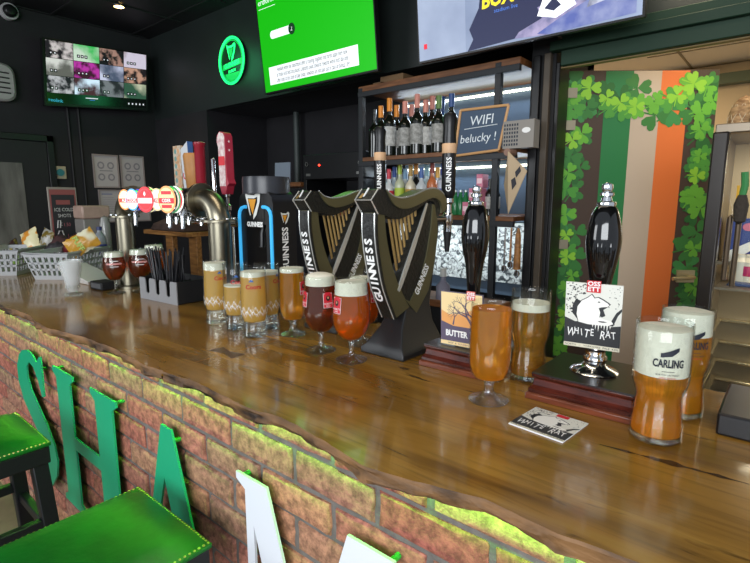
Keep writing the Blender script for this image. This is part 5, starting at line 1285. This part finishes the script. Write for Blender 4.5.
c_ = PY(281, 164, 2.45); tt = thing('tablet', 'white tablet standing on the thin wooden shelf', 'tablet', (c_.x, 2.46, 1.607), R(10)); b = MB(); b.prism([V((-.075, 0, 0)), V((.07, 0, 0)), V((.06, .02, .15)), V((-.085, .02, .15))], (0, .01, 0), mat('tablet_grey', '7c8694', .3)); b.build('screen_panel', tt, bevel=.002)
for px, ww, lab in ((298, .05, 'grey vertical pipe left of the audio rack below the green screen'), (241, .012, 'thin grey cable hanging left of the green screen')):
    p = PY(px, 120, 2.9); tt = MB().cyl((0, 0, 1.62 if ww > .02 else 1.3), (0, 0, 2.198), ww/2, mat('pipe_grey', '3a4240', .5), 12).build('wall_pipe' if ww > .02 else 'hanging_cable', None, (p.x, 2.88, 0)); tag(tt, lab, 'pipe' if ww > .02 else 'cable')
# bottle packs inside rack
for i in range(5):
    p = PY(325+i*5, 186-i*2, 2.3); tt = thing('bottle_neck_pack', 'copper and clear bottle lying in the rack under the amplifier', 'bottle', (p.x-.02+.03*i, 2.42, 1.42), group='bottles lying in the rack'); M = Matrix.Rotation(R(60), 4, 'Y') @ Matrix.Rotation(R(20), 4, 'X')
    MB().lathe([(0, -.06), (.02, -.06), (.022, 0), (.010, .05), (.009, .09), (0, .09)], mat('copper_glass' if i % 2 else 'spirit_e8ecec', '8a4a34', .2), 14, M).build('bottle_body', tt)
# odds and ends low behind the bar
def simple_bottle(name, label, px, py, yy, z, r, h, body, cap, grp=None, cat='bottle'):
    p = PY(px, py, yy); tt = thing(name, label, cat, (p.x, yy, z), group=grp)
    MB().lathe([(0, 0), (r, .001), (r, h*.6), (r*.4, h*.8), (r*.35, h), (0, h)], body, 18).build('bottle_body', tt, smooth=50); MB().lathe([(0, h+.0005), (r*.5, h+.0005), (r*.45, h+.04), (0, h+.04)], cap, 14).build('cap', tt)
simple_bottle('spray_bottle', 'clear bottle with tall white top beneath the black tap nozzle', 443, 290, 2.03, 1.0105, .034, .11, mat('clear_lilac', '9090a4', .15, trans=.4), mat('white_top', 'b8bab8', .4))
for i in range(7):
    simple_bottle('condiment_bottle', 'yellow condiment bottle low behind the harp base', 371+i*3.5 if i < 4 else 430+(i-4)*5, 327, 1.55, .80, .022, .09, mat('mustard', 'd8b418', .4), mat('red_top', 'a83028', .4), 'yellow condiment bottles on the low shelf')
tt = MB().box((0, 0, 0), (1.0, .3, .02), BLKM).build('low_shelf', None, (-1.95, 1.42, .779), bevel=.002); tag(tt, 'low black shelf behind the bar holding yellow condiment bottles', 'shelf')
b = MB(); 
for x in (.02, .96): b.box((x, .14, 0), (x+.02, .16, .778), BLKM)
b2 = b.build('shelf_stand', None, (-1.95, 1.42, 0)); b2.parent = tt; b2.location = (0, 0, -.779)
# brown wooden tray and coffee-coloured bag behind the caddy
p = PY(175, 240, 1.9)
t = thing('wooden_stand', 'pale wooden two-tier stand behind the thick pipe font', 'stand', (p.x, 1.9, .9))
MB().box((-.28, -.1, .33), (.35, .15, .36), WOODL).build('top_board', t, bevel=.003)
for x in (-.05, .28): MB().box((x-.05, -.02, -.9), (x+.05, .02, .33), WOODL).build('post', t, bevel=.003)
tt = MB().loft([[V((-.2, -.09, 0)), V((.28, -.09, 0)), V((.28, .12, 0)), V((-.2, .12, 0))], [V((-.16, -.08, .05)), V((.28, -.08, .08)), V((.28, .11, .08)), V((-.16, .11, .05))], [V((-.05, -.05, .085)), V((.25, -.05, .10)), V((.25, .08, .10)), V((-.05, .08, .085))]], mat('brown_cloth', '4a3830', .8, noise=.3, scale=20, bump=.4)).build('folded_cloth', None, (p.x, 1.9, 1.2605), bevel=.01); tag(tt, 'dark brown folded cloth bundle on the wooden stand', 'cloth')
# ============================================================ DOORWAY: decorated open door
hx = PY(566, 199, 2.48); hinge = V((hx.x-.024, 2.445, 0)); da = R(38)
DU = V((math.cos(da), math.sin(da), 0)); DN = V((math.sin(da), -math.cos(da), 0))
depth = 2.46
t = thing('decorated_door', 'open door printed with a green white orange tricolour bordered by shamrocks', 'door', hinge)
DW, DH, DB0 = .70, 2.075, .01
def DP(u, v, o=0): return DU*u+V((0, 0, v))+DN*o
b = MB(); b.prism([DP(0, DB0), DP(DW, DB0), DP(DW, DH), DP(0, DH)], -DN*.04, mat('door_brown', '4a3c34', .5)); b.build('door_leaf', t)
b = MB()
def dq(u0, v0, u1, v1, m, o=.001): b.poly([DP(u0, v0, o), DP(u1, v0, o), DP(u1, v1, o), DP(u0, v1, o)], m)
dq(.185, DB0, .312, DH-.003, mat('flag_green', '2d7a46', .45)); dq(.312, DB0, .440, DH-.003, mat('flag_white', 'c2b09c', .45)); dq(.440, DB0, .566, DH-.003, mat('flag_orange', 'e0763a', .45))
rc_ = random.Random(21)
cg_ = [mat('clover_'+c, c, .5) for c in ('2f6a34', '3c7d3c', '4f9a3e', '68b03c', '8cc83c', '3f8a4a')]
def heart(cx, cy, s_, a, m, o):
    pts = [(0, 0), (.42, .45), (.50, .78), (.34, .98), (.12, .95), (0, .80), (-.12, .95), (-.34, .98), (-.50, .78), (-.42, .45)]
    ca, sa = math.cos(a), math.sin(a)
    b.poly([DP(min(max(cx+(x*ca-y*sa)*s_, .002), DW-.002), min(cy+(x*sa+y*ca)*s_, DH-.002), o) for x, y in pts], m)
def clover(cx, cy, s_, a, m, o):
    for k in range(3): heart(cx, cy, s_, a+k*2*math.pi/3, m, o+k*.00002)
    ca, sa = math.cos(a+math.pi/3), math.sin(a+math.pi/3); L_ = s_*1.1; w2 = s_*.05
    b.poly([DP(cx+x*ca-y*sa, min(cy+x*sa+y*ca, DH-.002), o) for x, y in ((-w2, 0), (w2, 0), (w2+s_*.1, L_), (-w2+s_*.1, L_))], m)
k = 0
for lay, (ms, smin, smax) in enumerate((((0, 1, 5), .075, .10), ((2, 3, 1), .06, .085), ((3, 4), .045, .07))):
    z_ = .75
    while z_ < DH-.02:
        for side in (0, 1):
            cx = (rc_.uniform(.02, .095) if side == 0 else rc_.uniform(.625, .685)); k += 1
            if lay < 2 or rc_.random() < .6: clover(cx, z_+rc_.uniform(-.03, .03), rc_.uniform(smin, smax)*.72, rc_.uniform(0, 2.1), cg_[rc_.choice(ms)], .0015+.0001*k/4)
        z_ += .095
    for i in range(9):
        clover(.03+i*.08+rc_.uniform(-.02, .02), DH-.06-rc_.uniform(0, .12 if lay else .16), rc_.uniform(smin, smax)*.8, rc_.uniform(0, 2.1), cg_[rc_.choice(ms)], .0015+.0001*k/4); k += 1
b.build('printed_panel', t, smooth=0)
for v in (1.975, 1.83, 1.27):
    MB().prism([DP(-.01, v-.022, .012), DP(.055, v-.022, .012), DP(.055, v+.022, .012), DP(-.01, v+.022, .012)], -DN*.012, mat('hinge_pale', 'a8a08a', .35, .5)).build('hinge', t, bevel=.002)
hd = MB(); hd.prism([DP(.59, 1.085, .012), DP(.675, 1.085, .012), DP(.675, 1.145, .012), DP(.59, 1.145, .012)], -DN*.010, mat('handle_pale', 'c0b48e', .35, .6)); ho = hd.build('handle_plate', t, bevel=.003)
b = MB(); b.tube([DP(.65, 1.115, .012), DP(.65, 1.115, .05), DP(.635, 1.115, .058), DP(.545, 1.11, .058)], .009, MC['handle_pale'], 12); b.build('lever', ho)
# ============================================================ UPRIGHT DISPLAY COOLER AT THE RIGHT
fx0, fx1, fy0, fy1, fz = -.238, .42, 1.98, 2.52, 1.70
t = thing('display_cooler', 'tall steel-lined glass-door cooler with a dark front post at the right edge', 'cooler', (fx0, fy0, 0))
def Fc(x, y, z): return (x-fx0, y-fy0, z)
STL = mat('cooler_steel', '84796a', .38, .8); WRM = mat('cooler_lining', 'b09a76', .4)
b = MB(); b.box(Fc(fx0, fy0, 0), Fc(fx0+.045, fy0+.05, fz), mat('cooler_post', '2c2723', .25, .3)); b.build('front_post', t, bevel=.006)
MB().box(Fc(fx0+.002, fy0+.051, 0), Fc(fx0+.02, fy1, fz), STL).build('side_panel', t)
MB().box(Fc(fx0+.02, fy1-.02, 1.19), Fc(fx1, fy1, fz), WRM).box(Fc(fx0+.02, fy1-.02, 0), Fc(fx1, fy1, 1.19), mat('cooler_back_steel', '7c6e58', .4, .5)).build('back_panel', t)
MB().box(Fc(fx0, fy0+.051, fz), Fc(fx1, fy1, fz+.03), STL).build('top_panel', t, bevel=.003)
MB().box(Fc(fx0+.046, fy0, 0), Fc(fx1, fy0+.04, .30), STL).build('lower_door', t, bevel=.004)
MB().box(Fc(fx0+.046, fy0+.01, .31), Fc(fx1, fy0+.014, fz-.01), GLW).build('glass_door', t)
zs = [PY(722, y, 2.44).z for y in (321, 343, 362, 381, 400)]
for z in zs:
    MB().box(Fc(fx0+.021, fy0+.06, z-.006), Fc(fx0+.040, fy1-.025, z+.004), mat('runner_bright', 'd8c8a4', .25, .9)).box(Fc(fx0+.040, fy1-.06, z-.006), Fc(fx0+.17, fy1-.025, z+.004), MC['runner_bright']).build('shelf_runner', t, bevel=.002)
for z in (1.19, zs[-1]+.02):
    MB().box(Fc(fx0+.045, fy0+.06, z-.008), Fc(fx1, fy1-.03, z), STL).build('shelf', t)
for px, y0, y1 in ((731, 214, 283), (741, 205, 290)):
    p0, p1 = PY(px, y0, 1.955), PY(px, y1, 1.955); h = MB(); h.tube([Fc(p0.x, 1.978, p0.z-.01), Fc(p0.x, 1.95, p0.z-.01), Fc(p0.x, 1.95, p1.z+.01), Fc(p0.x, 1.978, p1.z+.01)], .008, mat('bronze_bar', '5a4c3c', .3, .6), 10); h.build('door_handle', t)
area('cooler_light', (.1, 2.3, 1.68), (.0, 2.35, 1.0), .4, .2, 3, (1, .84, .6))
area('cooler_runner_fill', (.05, 2.3, 1.17), (-.1, 2.3, .7), .4, .2, 2.2, (1, .84, .6))  # added fill, no lamp of the cooler: brightens the runners below the shelf
for i, (px, lab, c1) in enumerate(((735, 'white plastic tub in the cooler beside the dark post', 'e0d8c8'), (744, 'white tub with pink label at right inside the cooler', 'e4dccc'))):
    p = PY(px, 310, 2.22); tt = thing('plastic_tub', lab, 'tub', (p.x, 2.22, 1.1905), group='white tubs in the cooler')
    MB().lathe([(0, 0), (.030, 0), (.032, .01), (.032, .075), (.018, .09), (.018, .1), (0, .1)], mat('tub_'+c1, c1, .5), 18).build('tub_body', tt)
    if i: MB().lathe([(.0325, .025), (.033, .026), (.033, .06), (.0325, .061)], mat('pink_label', 'c02868', .5), 18).build('pink_label', tt)
p = PY(742, 232, 2.3)
tt = thing('drinks_pack', 'blue and white drinks pack standing on a rack inside the cooler', 'drinks pack', (p.x+.01, 2.3, PY(742, 262, 2.3).z))
b = MB(); b.box((-.06, 0, 0), (.09, .08, .16), mat('pack_blue', '2a3f88', .45)); 
b.poly([V(q) for q in ((-.06, -.001, .0), (-.03, -.001, 0), (.09, -.001, .10), (.09, -.001, .12), (-.06, -.001, .03))], WHITE); b.poly([V((.01+.02*math.cos(a), -.001, .13+.015*math.sin(a))) for a in [i*math.pi/6 for i in range(12)]], mat('pack_pink', 'd0708c', .5)); b.build('pack', tt, smooth=0)
tt = MB().box((-.1, -.02, -.012), (.12, .1, -.001), STL).build('wire_rack', t, (p.x+.01-fx0, 2.3-fy0, PY(742, 262, 2.3).z))
# blue cloth and tray inside
p = PY(728, 316, 2.2); tt = MB().loft([[V((0, 0, 0)), V((.09, 0, 0)), V((.09, .06, 0)), V((0, .06, 0))], [V((.01, .005, .012)), V((.08, .005, .008)), V((.08, .05, .008)), V((.01, .05, .012))]], mat('blue_cloth', '3a4c78', .6)).build('folded_cloth', None, (p.x-.01, 2.10, 1.1905), bevel=.002); tag(tt, 'small blue folded cloth on the cooler shelf', 'cloth')
# woven bag and dark plant on top
p = PY(729, 130, 2.1)
tt = thing('woven_bag', 'tan and orange woven net bag standing on top of the cooler', 'bag', (p.x+.01, 2.42, 1.7305)); tt.scale = (.62, .62, .78)
b = MB(); b.lathe(smoothprof([(0, 0), (.07, .002), (.082, .03), (.080, .09), (.062, .14), (.035, .17), (0, .185)], 3), mat('net_tan', 'c8a070', .7, color2='8a6440', scale=26, stretch=(1, 1, 3)), 20); b.build('bag_body', tt, smooth=60)
b = MB()
for i in range(10):
    a = i*math.pi/5
    for sg in (1, -1): b.tube([(.083*math.cos(a+sg*k*.22)*(1 if k < 3 else .85-.1*(k-3)), .083*math.sin(a+sg*k*.22)*(1 if k < 3 else .85-.1*(k-3)), .02+.03*k) for k in range(5)], .0018, mat('net_cream', 'd8c4a0', .6), 5)
b.build('netting', tt)
p = PY(745, 130, 2.25)
tt = thing('potted_plant', 'dark silhouetted leafy plant on the cooler top at the right edge', 'plant', (p.x+.04, 2.35, 1.7305))
MB().lathe([(0, 0), (.03, 0), (.038, .05), (.034, .05), (0, .045)], mat('pot_brown', '4a3c30', .6), 16).build('pot', tt)
b = MB(); rl = random.Random(4)
for i in range(12):
    a = rl.uniform(0, 6.28); l = rl.uniform(.05, .1); e = rl.uniform(.2, 1.1); c_ = V((math.cos(a)*math.cos(e), math.sin(a)*math.cos(e), math.sin(e)))*l+V((0, 0, .05)); s_ = c_.normalized().cross(V((0, 0, 1))).normalized()*.022
    b.add([V((0, 0, .05)), c_*.5+s_+V((0, 0, .02)), c_, c_*.5-s_+V((0, 0, .02))], [[0, 1, 2, 3]], mat('leaf_dark', '4a4438', .6))
b.build('leaves', tt, smooth=0)
p = PY(743, 190, 1.93)
tt = thing('ribbon_tassel', 'green and yellow ribbon with a dark tassel hanging on the cooler handle', 'ribbon', (p.x, 1.93, PY(743, 205, 1.93).z))
MB().tube([(0, 0, .03), (.004, 0, .06), (0, 0, .10)], .010, mat('ribbon_green', '2c7a3c', .5), 8).build('green_ribbon', tt)
MB().tube([(-.012, 0, .02), (-.012, 0, .06)], .004, mat('ribbon_yellow', 'd0a030', .5), 6).build('yellow_strip', tt)
MB().lathe([(0, -.06), (.016, -.05), (.02, 0), (.012, .03), (0, .035)], mat('tassel_dark', '3a332c', .9, bump=.6, bscale=120), 14).build('tassel', tt)
# dark resin-filled crack in the worktop at the right
ck = []; lo = []
for i in range(26):
    q = i/25; px, py = 598+q*150, 444+q*40; w3 = max(.0006, .0055*math.sin(math.pi*min(1, q*1.02))*(1+.6*math.sin(q*17)+.35*math.sin(q*41))); p = PZ(px, py, 1.1)
    ck.append(V((p.x, p.y+w3, 1.1003))); lo.append(V((p.x+.003, p.y-w3*.8, 1.1003)))
b = MB(); b.add(ck+lo, [[i, 26+i, 27+i, i+1] for i in range(25)], mat('dark_resin', '2c1c10', .12, color2='4a3018', scale=30)); b.build('resin_crack', bar, smooth=0)
